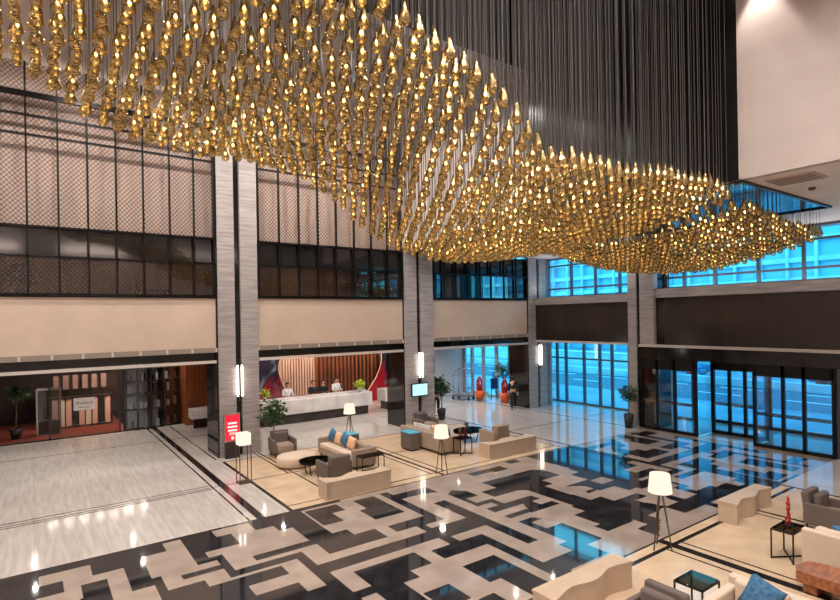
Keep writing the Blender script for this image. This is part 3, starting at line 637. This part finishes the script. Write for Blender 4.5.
# --- cage lamp
t = thing('cage_floor_lamp', 'square box floor lamp on four thin legs beside the red sign', 'floor lamp', (4.87, 15.5, 0), .0)
MB().box(-.17, -.17, 1.08, .17, .17, 1.42, .015).build('lamp_shade', 'lamp_glow', t)
for a in (-.16, .16):
    for b in (-.16, .16): MB().bar((a, b, 0), (a, b, 1.08), .022).build('leg', 'bronze_metal', t)
MB().box(-.18, -.18, 0, .18, .18, .02).build('base', 'bronze_metal', t)
# --- near right group
wavy_bench('cream bench with wavy edge between the tall lamp and entrance doors', 12.3, 14.15, 5.92, -1, w0=.37, amp=.05)
wavy_bench('cream bench with wavy edge at the bottom of the photo', 6.12, 8.15, 5.7, -1, w0=.38, amp=.05)
tripod_lamp('tripod floor lamp with white shade nearest the camera, right of the inlay', (9.97, 5.9, 0), 1.47)
frame_table('black frame table with speckled glass top, lowest in the photo', (8.14, 4.25, 0), .5, .42, .55, 'glass_table')
frame_table('black frame side table with cross base holding the bright red sculpture', (11.46, 4.24, 0), .56, .36, .56, 'glass_table')
coral('tall bright red branching sculpture on the cross base table', (11.5, 4.25, .578), .55, 3, 'red_lacquer')
armchair('taupe lounge chair near the entrance bench, right edge of photo', (13.5, 4.1, 0), PI, 'fabric_grey', .8, .95)
sofa('pale sofa seen from behind at the right edge, beside the wooden table', (11.5, 2.85, 0), -PI/2, 2.1, 'fabric_cream', 'fabric_cream', .75, .85)
pillow('blue pillow on the pale sofa at the right edge of the photo', (11.75, 3.45, .435), PI/2, 'fabric_blue', -.3, .34)
t = thing('wooden_coffee_table', 'chunky natural wood coffee table behind the pale sofa', 'coffee table', (10.45, 3.1, 0))
b = MB().prism([(-.3, .55), (-.12, .62), (.22, .56), (.3, .3), (.26, -.5), (.1, -.62), (-.25, -.55), (-.33, -.1)], .18, .36); b.build('tabletop', 'wood_table', t)
for q in ((-.15, .38), (.12, -.3), (-.12, -.35), (.14, .32)): MB().box(q[0]-.08, q[1]-.1, 0, q[0]+.08, q[1]+.1, .18, .02).build('leg', 'wood_table', t)
sofa('pale sofa with large blue pillow in the bottom right corner', (8.05, 2.7, 0), PI/2, 2.4, 'fabric_cream', 'fabric_cream', .72, .9)
pillow('large blue pillow on the pale sofa in the bottom right corner', (7.97, 3.3, .435), -PI/2+.1, 'fabric_blue', -.35, .46, .35)
pillow('tan pillow beside the large blue one, bottom right corner', (7.97, 2.6, .435), -PI/2, 'fabric_tan', -.35, .44)
sofa('low bench seat with blue cushion right of the pale corner sofa', (9.35, 2.4, 0), 0, .8, 'fabric_taupe', 'fabric_blue', .3, .9, (0, 0), 1)
armchair('grey armchair half out of frame beside the bottom bench', (6.75, 4.15, 0), PI/2)
# ------------------------------------------------------------------ column fittings
def sconce(label, x, z0, z1):
    t = thing('wall_sconce', label, 'wall lamp', (x, 18.72, z0))
    h = z1-z0
    for s in (-1, 1): MB().tube((s*.075, -.09, .08), (s*.075, -.09, h-.06), .035, n=14).build('lamp_tube', 'sconce_glow', t)
    MB().box(-.03, -.06, 0, .03, .11, h, .005).build('backplate', 'black_metal', t)
    mb = MB(); mb.box(-.12, -.14, .1, .12, .0, .13, .005).box(-.12, -.14, h-.1, .12, 0, h-.07, .005); mb.build('bracket', 'bronze_metal', t)
    MB().lathe([(0, -.1), (.03, -.06), (.02, 0), (0, 0)], 12, (0, -.06)).build('finial', 'bronze_metal', t)
sconce('glowing twin tube wall lamp on the column by the red sign', 5.775, 1.95, 3.15); sconce('glowing twin tube wall lamp on the column above the screen', 13.41, 2.0, 3.2); sconce('glowing twin tube wall lamp on the column beside the side doors', 20.85, 2.05, 3.2)
t = thing('sign_stand', 'red sign with white lines on a black stand before the left column', 'sign', (5.44, 18.5, 0))
MB().box(-.24, -.06, 0, .24, .06, .56, .01).build('base', 'pot_black', t); MB().box(-.27, -.05, .56, .27, .05, 1.5, .01).build('frame', 'steel', t); MB().box(-.235, -.06, .6, .235, -.05, 1.46).build('panel', 'sign_red', t)
tx = MB()
for z, w in ((1.18, .30), (1.06, .32), (.94, .30)): tx.box(-w/2, -.066, z-.028, w/2, -.061, z+.028)
for k in range(3): tx.box(-.11, -.066, .86-.035*k, .11, -.061, .872-.035*k)
tx.lathe([(0, -.066), (.05, -.066), (.05, -.061), (0, -.061)], 14)
o = tx.build('lettering', 'sign_text', t)
for v in o.data.vertices:
    if v.co.z < 0: v.co = Vector((v.co.x, v.co.z, .68+v.co.y))
t = thing('wall_screen', 'glowing pale blue screen mounted on the middle column', 'screen', (13.3, 18.6, 1.3))
MB().box(-.42, -.02, 0, .42, .04, .55, .01).build('bezel', 'black_metal', t); MB().box(-.38, -.03, .04, .38, -.02, .51).build('display', 'screen_glow', t); MB().box(-.06, .04, .2, .06, .13, .35).build('bracket', 'black_metal', t)
t = thing('exit_light', 'small green glowing box low on the middle column', 'light', (13.25, 18.69, .42)); MB().box(-.16, -.02, 0, .16, .05, .09, .005).build('housing', 'white_paint', t); MB().box(-.14, -.03, .02, .14, -.02, .07).build('lens', 'green_glow', t)
# ------------------------------------------------------------------ reception bay
t = thing('reception_desk', 'long white marble reception desk with dark recessed plinth', 'desk', (10.7, 23.2, 0))
MB().box(-2.75, -.4, .42, 2.75, .4, 1.06, .02).build('body', 'marble_white', t); MB().box(-2.6, -.25, 0, 2.6, .35, .42).build('plinth', 'marble_dark_brown', t); MB().box(-2.75, .15, 1.06, 2.75, .4, 1.1, .01).build('ledge', 'marble_white', t)
t = thing('reception_desk', 'shorter white desk right of the long one, by the middle column', 'desk', (15.4, 23.6, 0)); MB().box(-.95, -.4, .42, .95, .4, 1.02, .02).build('body', 'marble_white', t); MB().box(-.8, -.25, 0, .8, .3, .42).build('plinth', 'marble_dark_brown', t)
box_struct('wall_reception', (7.0, 26.6, 0, 18.5, 26.8, 3.6), 'wood_warm', 'warm wood wall behind reception')
sl = MB()
for k in range(17): sl.box(9.6+k*.15, 26.35, 0, 9.66+k*.15, 26.6, 3.6)
struct('trim_12', sl, 'slat_pale', 'pale upright slats on the reception wall')
sl = MB()
for k in range(22): sl.box(12.4+k*.24, 26.5, 0, 12.46+k*.24, 26.6, 3.6)
struct('trim_13', sl, 'wood_dark')
def hourglass(name, label, cx, y, w0, w1, waist, zc, mat):
    N = 30; mb = MB(); eds = [MB(), MB()]; L = []; R_ = []
    for k in range(N+1):
        z = 3.55*k/N; s = abs(z-zc)/(max(zc, 3.55-zc)); w = waist+((w1 if z > zc else w0)-waist)*s**1.6; L.append((cx-w, z)); R_.append((cx+w, z))
    for k in range(N):
        for yy in (y, y+.1):
            mb.quad([(L[k][0], yy, L[k][1]), (R_[k][0], yy, R_[k][1]), (R_[k+1][0], yy, R_[k+1][1]), (L[k+1][0], yy, L[k+1][1])])
        for E_, ed in ((L, eds[0]), (R_, eds[1])):
            mb.quad([(E_[k][0], y, E_[k][1]), (E_[k+1][0], y, E_[k+1][1]), (E_[k+1][0], y+.1, E_[k+1][1]), (E_[k][0], y+.1, E_[k][1])])
            ed.tube((E_[k][0], y, E_[k][1]), (E_[k+1][0], y, E_[k+1][1]), .03, n=5)
    t = thing(name, label, 'wall sculpture', (0, 0, 0)); mb.build('panel', mat, t, fix=False); [ed.build('edge', 'slat_pale', t) for ed in eds]
hourglass('feature_panel', 'dark blue and red hourglass wall feature left of the slats', 9.3, 26.2, 1.8, 1.9, .75, 2.2, 'feature_red')
hourglass('feature_panel', 'dark blue and red hourglass wall feature at right end of reception', 16.7, 26.2, 2.1, .75, .6, 2.3, 'feature_red')
t = foliage_tree('flower_arrangement', 'yellow green flower arrangement on the reception desk', (12.9, 23.05, 1.062), .62, .26, .02, 'leaf_yellow', 220, (.09, .22, 'marble_white'), .14)
foliage_tree('flower_arrangement', 'yellow flowers at the left end of the reception desk', (8.2, 23.05, 1.062), .55, .2, .02, 'leaf_yellow', 140, (.08, .2, 'marble_white'), .12)
# ------------------------------------------------------------------ PEOPLE
def skin_mesh(name, joints, edges, rad, mat, parent, sub=1):
    me = bpy.data.meshes.new(name); me.from_pydata(joints, edges, []); o = bpy.data.objects.new(name, me); COL.objects.link(o)
    sk = o.modifiers.new('s', 'SKIN'); 
    for i, rr in enumerate(rad): me.skin_vertices[0].data[i].radius = (rr, rr) if not isinstance(rr, tuple) else rr
    me.skin_vertices[0].data[0].use_root = True; sk.use_smooth_shade = True
    ss = o.modifiers.new('d', 'SUBSURF'); ss.levels = sub; ss.render_levels = sub
    me.materials.append(MAT[mat]); o.parent = parent; return o
def person(label, loc, rz, pose='stand', top='cloth_black', legs='cloth_black', H=1.66):
    t = thing('person', label, 'person', loc, rz); k = H/1.7
    st = .26 if pose == 'walk' else 0.
    # local +y is forward
    J = [(0, 0, .95), (0, 0, 1.15), (0, 0, 1.36), (0, 0, 1.46), (0, .01, 1.52), (0, .02, 1.6), (0, .01, 1.68)]
    Ed = [(0, 1), (1, 2), (2, 3), (3, 4), (4, 5), (5, 6)]; Rd = [(.15, .11), (.13, .1), (.16, .1), .06, .055, (.085, .1), .07]
    LJ, LE, LR = [(0, 0, .93), (0, 0, 1.02)], [(0, 1)], [(.15, .12), (.14, .11)]; TJ, TE, TR = [(0, 0, 1.0), (0, 0, 1.15), (0, 0, 1.38), (0, 0, 1.44)], [(0, 1), (1, 2), (2, 3)], [(.16, .125), (.15, .12), (.18, .12), .08]
    for s in (-1, 1):
        fy = s*st; n = len(J)
        hip, knee, ank, toe = (s*.09, 0, .88), (s*.1, fy*.55+(.05 if st else .02), .5), (s*.1, fy*1.1-(.03 if st else 0), .09), (s*.11, fy*1.1+.14, .035)
        J += [hip, knee, ank, toe]; Ed += [(0, n), (n, n+1), (n+1, n+2), (n+2, n+3)]; Rd += [.085, .058, .04, .035]
        m_ = len(LJ); LJ += [hip, knee, ank]; LE += [(0, m_), (m_, m_+1), (m_+1, m_+2)]; LR += [.1, .075, .06]
        n = len(J); ay = -fy*.8
        if pose == 'desk': sh, el, wr, hd = (s*.19, 0, 1.38), (s*.25, .03, 1.12), (s*.15, .24, 1.1), (s*.13, .31, 1.1)
        else: sh, el, wr, hd = (s*.19, 0, 1.38), (s*.23, ay*.4-.02, 1.12), (s*.22, ay+.04, .9), (s*.21, ay+.06, .82)
        J += [sh, el, wr, hd]; Ed += [(2, n), (n, n+1), (n+1, n+2), (n+2, n+3)]; Rd += [.055, .042, .03, .034]
        for q in range(4):      # fingers
            J.append((hd[0]+(q-1.5)*.014, hd[1]+(.06 if pose == 'desk' else .02), hd[2]-(.0 if pose == 'desk' else .07+.006*(1.5-abs(q-1.5))))); Ed.append((n+3, len(J)-1)); Rd.append(.009)
        J.append((hd[0]-s*.03, hd[1]+.035, hd[2]-.02)); Ed.append((n+3, len(J)-1)); Rd.append(.01)
        m_ = len(TJ); TJ += [sh, el, (wr[0], wr[1], wr[2]+.03)]; TE += [(2, m_), (m_, m_+1), (m_+1, m_+2)]; TR += [.075, .06, .05]
    sc = lambda A: [(a*k, b*k, c*k) for a, b, c in A]; sr = lambda A: [((a[0]*k, a[1]*k) if isinstance(a, tuple) else a*k) for a in A]
    body = skin_mesh('body', sc(J), Ed, sr(Rd), 'skin', t); skin_mesh('trousers', sc(LJ), LE, sr(LR), legs, t); skin_mesh('jacket', sc(TJ), TE, sr(TR), top, t)
    hb = MB().lathe([(0, 1.74), (.06, 1.73), (.095, 1.68), (.1, 1.62), (.085, 1.56), (.06, 1.53)], 14, (0, -.015)); 
    for v in hb.bm.verts:
        if v.co.y > .02: v.co.z = max(v.co.z, 1.66)
    bmesh.ops.scale(hb.bm, verts=hb.bm.verts, vec=(k, k, k)); hb.build('hair', 'hair', t)
    for s in (-1, 1): MB().lathe([(0, -.008), (.01, 0), (0, .008)], 8).build('eye', 'eye', t, loc=(s*.03*k, .1*k, 1.61*k)); MB().tube((s*.092*k, .01*k, 1.6*k), (s*.1*k, .0, 1.6*k), .022*k, .018*k).build('ear', 'skin', t); MB().box(s*.1*k-.045, s*st*1.1*k-.09, 0, s*.1*k+.045, s*st*1.1*k+.18, .07, .03).build('shoe', 'pot_black', t)
    MB().tube((0, .1*k, 1.61*k), (0, .125*k, 1.575*k), .01, .016).build('nose', 'skin', t); MB().box(-.025*k, .095*k, 1.54*k, .025*k, .104*k, 1.55*k, .003).build('mouth', 'cloth_red', t)
    return t
person('person in black clothes walking past the dark end column', (19.35, 19.1, 0), -.7, 'walk', H=1.6)
person('person in dark clothes standing behind the second potted ficus', (15.3, 20.1, 0), 2.6, 'stand', H=1.66)
person('receptionist in white shirt at the left end of the desk', (9.7, 24.2, 0), PI, 'desk', 'cloth_white'); person('receptionist in dark jacket behind the desk before the slats', (11.0, 24.2, 0), PI, 'desk'); person('receptionist in dark jacket behind the desk before the orange wood wall', (11.7, 24.6, 0), PI, 'desk', 'cloth_black', H=1.6)
person('person in pale top leaning at the desk beside the flowers', (12.2, 24.2, 0), PI+.3, 'desk', 'cloth_white', H=1.7)
person('second person beside the desk flowers, in a grey top', (12.55, 24.7, 0), PI-.3, 'desk', 'fabric_grey', H=1.62)
# ------------------------------------------------------------------ side aisle by the windows
def cart():
    t = thing('luggage_cart', 'chrome birdcage luggage cart by the aisle windows', 'luggage cart', (19.6, 23.2, 0), .3)
    MB().box(-.32, -.55, .18, .32, .55, .26, .02).build('deck', 'fabric_grey', t)
    for a in (-.28, .28):
        for b in (-.5, .5):
            MB().tube((a, b, .26), (a, b, 1.35), .022).build('post', 'steel', t); MB().tube((a-.02, b, .09), (a+.02, b, .09), .09, n=14).build('wheel', 'pot_black', t)
    mb = MB()
    for a in (-.28, .28):
        for i in range(8):
            q0, q1 = PI*i/8, PI*(i+1)/8; mb.tube((a*(1-.6*math.sin(q0)), -.5*math.cos(q0), 1.35+.4*math.sin(q0)), (a*(1-.6*math.sin(q1)), -.5*math.cos(q1), 1.35+.4*math.sin(q1)), .022)
    mb.tube((-.28, -.5, 1.33), (.28, -.5, 1.33), .018).tube((-.28, .5, 1.33), (.28, .5, 1.33), .018).tube((-.11, 0, 1.75), (.11, 0, 1.75), .018); mb.build('hoop', 'steel', t)
cart()
def planter(label, loc):
    t = thing('sculpture_planter', label, 'sculpture', loc)
    MB().lathe([(0, 0), (.2, 0), (.3, .55), (.27, .55), (0, .5)], 18).build('planter', 'orange_pot', t)
    mb = MB()
    for k in range(5):
        a = k*1.2; mb.tube((math.cos(a)*.1, math.sin(a)*.1, .5), (math.cos(a)*.14, math.sin(a)*.14, 1.0), .07, .06).tube((math.cos(a)*.14, math.sin(a)*.14, 1.0), (math.cos(a)*.04, math.sin(a)*.04, 1.3), .06, .03)
    mb.build('figure', 'red_lacquer', t)
    mb = MB()
    for i in range(8): q0, q1 = PI*i/8, PI*(i+1)/8; mb.tube((.3-.14*math.cos(q0), -.24, .1+.35*math.sin(q0)), (.3-.14*math.cos(q1), -.24, .1+.35*math.sin(q1)), .035)
    mb.build('ribbon', 'leaf_yellow', t)
planter('orange planter with red figure and yellow ribbon beside the luggage cart', (20.1, 22.4, 0)); planter('orange planter with red figure just left of the walking person', (20.4, 20.75, 0))
foliage_tree('aisle_plant', 'tall loose green plant against the aisle window by the end column', (20.9, 21.4, 0), 2.2, .5, .02, 'leaf_green', 160, (.16, .35, 'pot_black'), .2)
t = thing('easel', 'thin dark easel standing in the aisle by the windows', 'easel', (20.8, 22.0, 0))
for x in (-.25, .25): MB().tube((x, 0, 0), (0, .05, 1.5), .02).build('leg', 'black_metal', t)
MB().box(-.26, -.03, .6, .26, .0, 1.2, .01).build('board', 'feature_blue', t)
# ------------------------------------------------------------------ shop bay
def shop():
    t = bpy.data.objects.new('window_8', None); COL.objects.link(t); t['kind'] = 'structure'
    fr = MB()
    for x in (-7, -1.1, .55, 3.0): fr.box(x-.03, 26.0, 0, x+.03, 26.08, 3.3)
    fr.box(-7, 26., 3.24, 3.05, 26.08, 3.3).box(-7, 26., 0, 3.05, 26.08, .05); fr.build('frame', 'wood_dark', t)
    MB().quad([(.55, 26.04, .05), (3., 26.04, .05), (3., 26.04, 3.24), (.55, 26.04, 3.24)]).build('pane', 'glass_smoked', t)
    # curved glass shelving drum
    t = thing('curved_bookcase', 'curved dark wood bookcase behind glass beside the wood wall', 'bookcase', (3.9, 27.9, 0))
    rad = 2.0; A_ = 0; sh = MB(); pl_ = MB()
    def arc(r0, r1, a0, a1, z0, z1, mb, n=14):
        for i in range(n):
            p, q = a0+(a1-a0)*i/n, a0+(a1-a0)*(i+1)/n
            v = [mb.bm.verts.new((r_*math.cos(a), r_*math.sin(a), z)) for z in (z0, z1) for r_, a in ((r0, p), (r1, p), (r1, q), (r0, q))]
            for fq in ((0, 1, 2, 3), (7, 6, 5, 4), (0, 4, 5, 1), (1, 5, 6, 2), (2, 6, 7, 3), (3, 7, 4, 0)): mb.bm.faces.new([v[k] for k in fq])
    A0, A1 = -PI*.62, -.64
    for z in (0.02, .85, 1.45, 2.05, 2.6, 3.15): arc(rad-.35, rad, A0, A1, z, z+(.12 if z in (1.45, 2.6) else .05), sh)
    bk_ = MB(); arc(rad-.38, rad-.34, A0, A1, 0.07, 3.3, bk_); bk_.build('back_panel', 'book_a', t)
    for k in range(6):
        a = A0+(A1-A0)*k/5; arc(rad-.36, rad+.01, a-.02, a+.02, 0, 3.3, sh, 1)
    sh.build('shelf_frame', 'wood_dark', t)
    arc(rad+.02, rad+.03, A0, A1, .05, 3.2, pl_); pl_.build('glass_front', 'glass_clear', t)
    n = 0
    for zi, z in enumerate((.07, .9, 1.57, 2.1, 2.72)):
        a = A0+.05
        while a < -.72 and n < 110:
            w = random.uniform(.025, .075)
            near_up = min(abs(a-(A0+(A1-A0)*k/5)) for k in range(6)) < .06
            if random.random() < .85 and not near_up:
                hh = random.uniform(.22, .38); m_ = random.choice(['book_a', 'book_a', 'book_b', 'book_c'])
                b = MB(); b.box(-.11, -w*.9, 0, .11, w*.9, hh); o = b.build('book', m_, loc=(3.9+(rad-.16)*math.cos(a), 27.9+(rad-.16)*math.sin(a), z+.003), rz=a)
                tag(o, 'row of upright books on %s of the curved bookcase' % ('the lowest shelf', 'the second shelf from the floor', 'the middle shelf', 'the second shelf from the top', 'the top shelf')[zi], 'book', 'books on the curved bookcase, shelf row %s' % ('lowest', 'second', 'middle', 'fourth', 'top')[zi]); n += 1
            a += w+.035
shop()
t = thing('display_shelf', 'pale display shelving seen through the smoked shop glass', 'shelf', (1.8, 28.6, .02))
MB().box(-1.2, -.2, 0, 1.2, .2, .08).box(-1.2, -.2, 1.3, 1.2, .2, 1.36).box(-1.2, -.2, 2.5, 1.2, .2, 2.6).box(-1.2, .15, 0, 1.2, .2, 2.6).build('frame', 'wood_dark', t)
for k in range(9):
    if k % 4 != 3: MB().box(-1.1+k*.25, -.15, .08, -.9+k*.25, .12, 1.25).build('panel', 'book_a' if k % 2 else 'slat_pale', t)
for k in range(6): MB().box(-1.05+k*.36, -.15, 1.7, -.85+k*.36, .1, 2.3).build('panel', 'book_b', t)
t = thing('shop_sign', 'white rectangular sign with cursive lettering hung on the shop glass', 'sign', (1.72, 25.98, 1.08))
MB().box(-.37, -.02, 0, .37, .0, .5, .004).build('board', 'paper_white', t)
def text(body, size, loc, parent, mat, shear=.3):
    cu = bpy.data.curves.new('lettering', 'FONT'); cu.body = body; cu.size = size; cu.shear = shear; cu.align_x = 'CENTER'; cu.extrude = .002
    o = bpy.data.objects.new('lettering', cu); COL.objects.link(o); o.parent = parent; o.location = loc; o.rotation_euler = (PI/2, 0, 0); cu.materials.append(MAT[mat]); bpy.context.view_layer.update()
    me = bpy.data.meshes.new_from_object(o.evaluated_get(bpy.context.evaluated_depsgraph_get())); o2 = bpy.data.objects.new('lettering', me); COL.objects.link(o2); o2.parent = parent; o2.location = loc; o2.rotation_euler = (PI/2, 0, 0); bpy.data.objects.remove(o)
text('Prelieum', .17, (0, -.024, .24), t, 'ink')
mb = MB()
for x_, w_ in ((-.17, .05), (-.1, .07), (0., .06), (.08, .05), (.15, .07)): mb.box(x_-w_/2, -.024, .1, x_+w_/2, -.02, .125)
o = mb.build('small_print', 'ink', t); o['kind'] = 'stuff'
t = thing('display_cabinet', 'glass sided display cabinet standing inside the dark shop', 'cabinet', (.55, 27.3, .02))
mb = MB()
for a in (-.4, .4):
    for b in (-.25, .25): mb.bar((a, b, 0), (a, b, 1.9), .05)
for z in (.03, 1.9): mb.bar((-.4, -.25, z), (.4, -.25, z), .05).bar((-.4, .25, z), (.4, .25, z), .05).bar((-.4, -.25, z), (-.4, .25, z), .05).bar((.4, -.25, z), (.4, .25, z), .05)
mb.build('frame', 'steel', t); MB().box(-.36, -.22, .05, .36, .22, .6).build('plinth', 'pot_black', t); MB().box(-.38, -.24, .6, .38, .24, 1.85).build('glass_case', 'glass_clear', t)
box_struct('wall_shop', (5.55, 25.6, 0, 7.0, 31.3, 3.6), 'wood_warm', 'warm wood wall beside the curved bookcase'); box_struct('wall_shop', (6.45, 20.1, 0, 6.6, 25.6, 3.6), 'wood_warm', 'warm wood return wall behind the left column')
t = thing('wall_console', 'white floating console against the warm wood wall', 'console', (5.95, 24.6, .45)); MB().box(-.48, -.3, 0, .48, .3, .42, .02).build('body', 'marble_white', t); MB().box(-.3, .1, -.45, .3, .28, 0).build('support', 'wood_dark', t)
# gallery furniture behind the glass strip
t = thing('gallery_bench', 'dark carved seat behind the upper gallery glass', 'bench', (3.4, 20.5, 5.38)); MB().box(-.5, -.2, .3, .5, .2, .38, .02).build('seat', 'wood_dark', t); MB().box(-.5, .12, .38, -.4, .2, .8, .02).build('back_post', 'wood_dark', t)
for a in (-.42, .42): MB().box(a-.04, -.16, 0, a+.04, .16, .3, .01).build('leg', 'wood_dark', t)
# ceiling fittings
t = thing('ceiling_grille', 'long grey air grille in the low white ceiling at right', 'vent', (13.55, 4.75, 7.44)); MB().box(-.4, -.46, .03, .4, .46, .058).build('frame', 'screen_panel', t)
mb = MB()
for k in range(9): mb.box(-.36, -.4+k*.095, .022, .36, -.34+k*.095, .03)
mb.build('slat', 'vent_grey', t)
t = thing('smoke_detector', 'small round detector on the low white ceiling at right', 'detector', (14.9, 4.9, 7.44)); MB().lathe([(0, 0), (.06, .0), (.08, .058), (0, .058)], 16).build('housing', 'fabric_grey', t)
# ------------------------------------------------------------------ LIGHTS
def area(loc, sx, sy, power, col=(1, .86, .74), rot=(0, 0, 0)):
    l = bpy.data.lights.new('light', 'AREA'); l.shape = 'RECTANGLE'; l.size = sx; l.size_y = sy; l.energy = power; l.color = col
    o = bpy.data.objects.new('light', l); COL.objects.link(o); o.location = loc; o.rotation_euler = rot; return o
def spot(loc, tgt, power, ang=60, col=(1, .88, .78), rad=.05, blend=.6):
    l = bpy.data.lights.new('light', 'SPOT'); l.energy = power; l.spot_size = math.radians(ang); l.spot_blend = blend; l.shadow_soft_size = rad; l.color = col
    o = bpy.data.objects.new('light', l); COL.objects.link(o); o.location = loc; o.rotation_euler = (Vector(tgt)-Vector(loc)).to_track_quat('-Z', 'Y').to_euler(); return o
LC = (1, .92, .85)
for x in (-5., -2., 1., 4., 7., 9.6):
    for y in (.6, 3.8): spot((x, y, 11.95), (x, y, 0), 560, 150, LC, .07, .8)
for x in (-5., -1.8, 1.4, 4.6, 7.8, 10.4):
    for y in (13.4, 16.4): spot((x, y, 11.95), (x, y, 0), 480, 160, LC, .07, .5)
for y in (6.5, 9.5): spot((-4, y, 11.95), (-4, y, 0), 500, 150, LC, .07, .8)
for x in (1., 4., 7., 10.):
    for y in (7.2, 9.8): spot((x, y, 15.9), (x, y, 0), 620, 110, LC, .07, .8)
for x, y in ((14.2, 1.), (14.2, 4.), (17., 2.5), (19.4, 1.), (19.4, 4.), (19.3, 7.), (19.3, 10.), (14.5, 13.4), (17., 13.4), (19.4, 13.4), (14.5, 16.8), (17., 16.8), (19.4, 16.8)): spot((x, y, 7.44), (x, y, 0), 95, 140, (1, .95, .9), .06, .7)
for x in (-3, 0, 3., 8., 11., 14., 17., 19.5):
    for y in (20.6, 22.8): spot((x, y, 3.55), (x, y, 0), 150, 150, LC, .05, .7)
for x in (8.6, 10., 11.3, 12.6, 13.9, 15.2, 16.5): spot((x, 25.6, 3.5), (x, 26.5, 1.2), 150, 120, (1, .84, .68), .05, .8)
for x in (1.2, 2.4): spot((x, 27.4, 3.5), (x, 28.6, 1.2), 190, 130, (1, .85, .74), .05, .8)
for x, y in ((3.2, 27.3), (4.2, 27.2)): spot((x, y, 3.5), (x+.3, y+.2, 0), 280, 150, (1, .88, .8), .06, .8)
for x, y in ((3.9, 25.7), (4.9, 25.5)): spot((x, y, 3.5), (x, y+1.2, 1.), 110, 130, (1, .88, .8), .05, .8)
for x in (8.8, 10.6, 12.4, 15.4): spot((x, 20.4, 3.5), (x, 23., .7), 90, 70, LC, .05, .7)  # added spots without fittings, brighten the white fronts of the reception desks
for x in (0, 3., 8.2, 11.): spot((x, 20.6, 7.15), (x, 22, 5.4), 120, 140, (1, .8, .6), .06, .8)
for y, p in ((5.0, 260), (2.4, 30), (13.2, 150), (15., 150), (16.6, 150)): spot((12.2, y, 11.9), (12.6, y, 9.6), p, 62)  # the ones beyond the black wall are added to brighten the pale wall there
for x in (2., 9.6): area((x, 18.6, 11.3), 6, .12, 22, LC, (math.radians(180-50), 0, 0))  # added uplights on the lattice beam, lift the pale main ceiling
for x in (-3., 4., 10.): area((x, -1., 9.), 5, .15, 260, LC, (math.radians(180+40), 0, 0))  # unseen uplights along the near wall, added as ceiling fill
for y, L in ((5.5, 12.), (16., 5.)): area((20.75, y, 5.64), .15, L, 70 if L > 6 else 30, (1, .95, .9), (PI, 0, 0))  # hidden uplights on the stone ledges, added to brighten the low ceiling
t = thing('downlight_row', 'row of small bright downlights in the aisle ceiling before the shop', 'light', (1.45, 26.9, 3.56))
for k in range(7): MB().box(-1.+k*.55, -.03, 0, -.65+k*.55, .03, .03).build('lamp', 'strip_glow', t)
for x, y in ((9.76, 12.6), (9.97, 5.9), (9.72, 18.18)):
    l = bpy.data.lights.new('light', 'POINT'); l.energy = 12; l.color = (1, .85, .7); l.shadow_soft_size = .08; o = bpy.data.objects.new('light', l); COL.objects.link(o); o.location = (x, y, 1.6)
# world : blue dusk
w = bpy.data.worlds.new('world'); S.world = w; w.use_nodes = True; nt = w.node_tree; bg = nt.nodes['Background']
tc = nt.nodes.new('ShaderNodeTexCoord'); sx = nt.nodes.new('ShaderNodeSeparateXYZ'); cr = nt.nodes.new('ShaderNodeValToRGB')
nt.links.new(tc.outputs['Generated'], sx.inputs[0]); nt.links.new(sx.outputs[2], cr.inputs[0]); nt.links.new(cr.outputs[0], bg.inputs[0])
cr.color_ramp.elements[0].color = (.10, .78, 1, 1); cr.color_ramp.elements[1].color = (.03, .42, .95, 1); bg.inputs[1].default_value = 5.2
S.view_settings.view_transform = 'Standard'; S.view_settings.look = 'None'; S.view_settings.gamma = 1; S.view_settings.exposure = 0.; S.view_settings.use_curve_mapping = False
S.cycles.max_bounces = 7; S.cycles.diffuse_bounces = 3; S.cycles.glossy_bounces = 4; S.cycles.transparent_max_bounces = 14; S.cycles.caustics_reflective = False; S.cycles.sample_clamp_indirect = 4
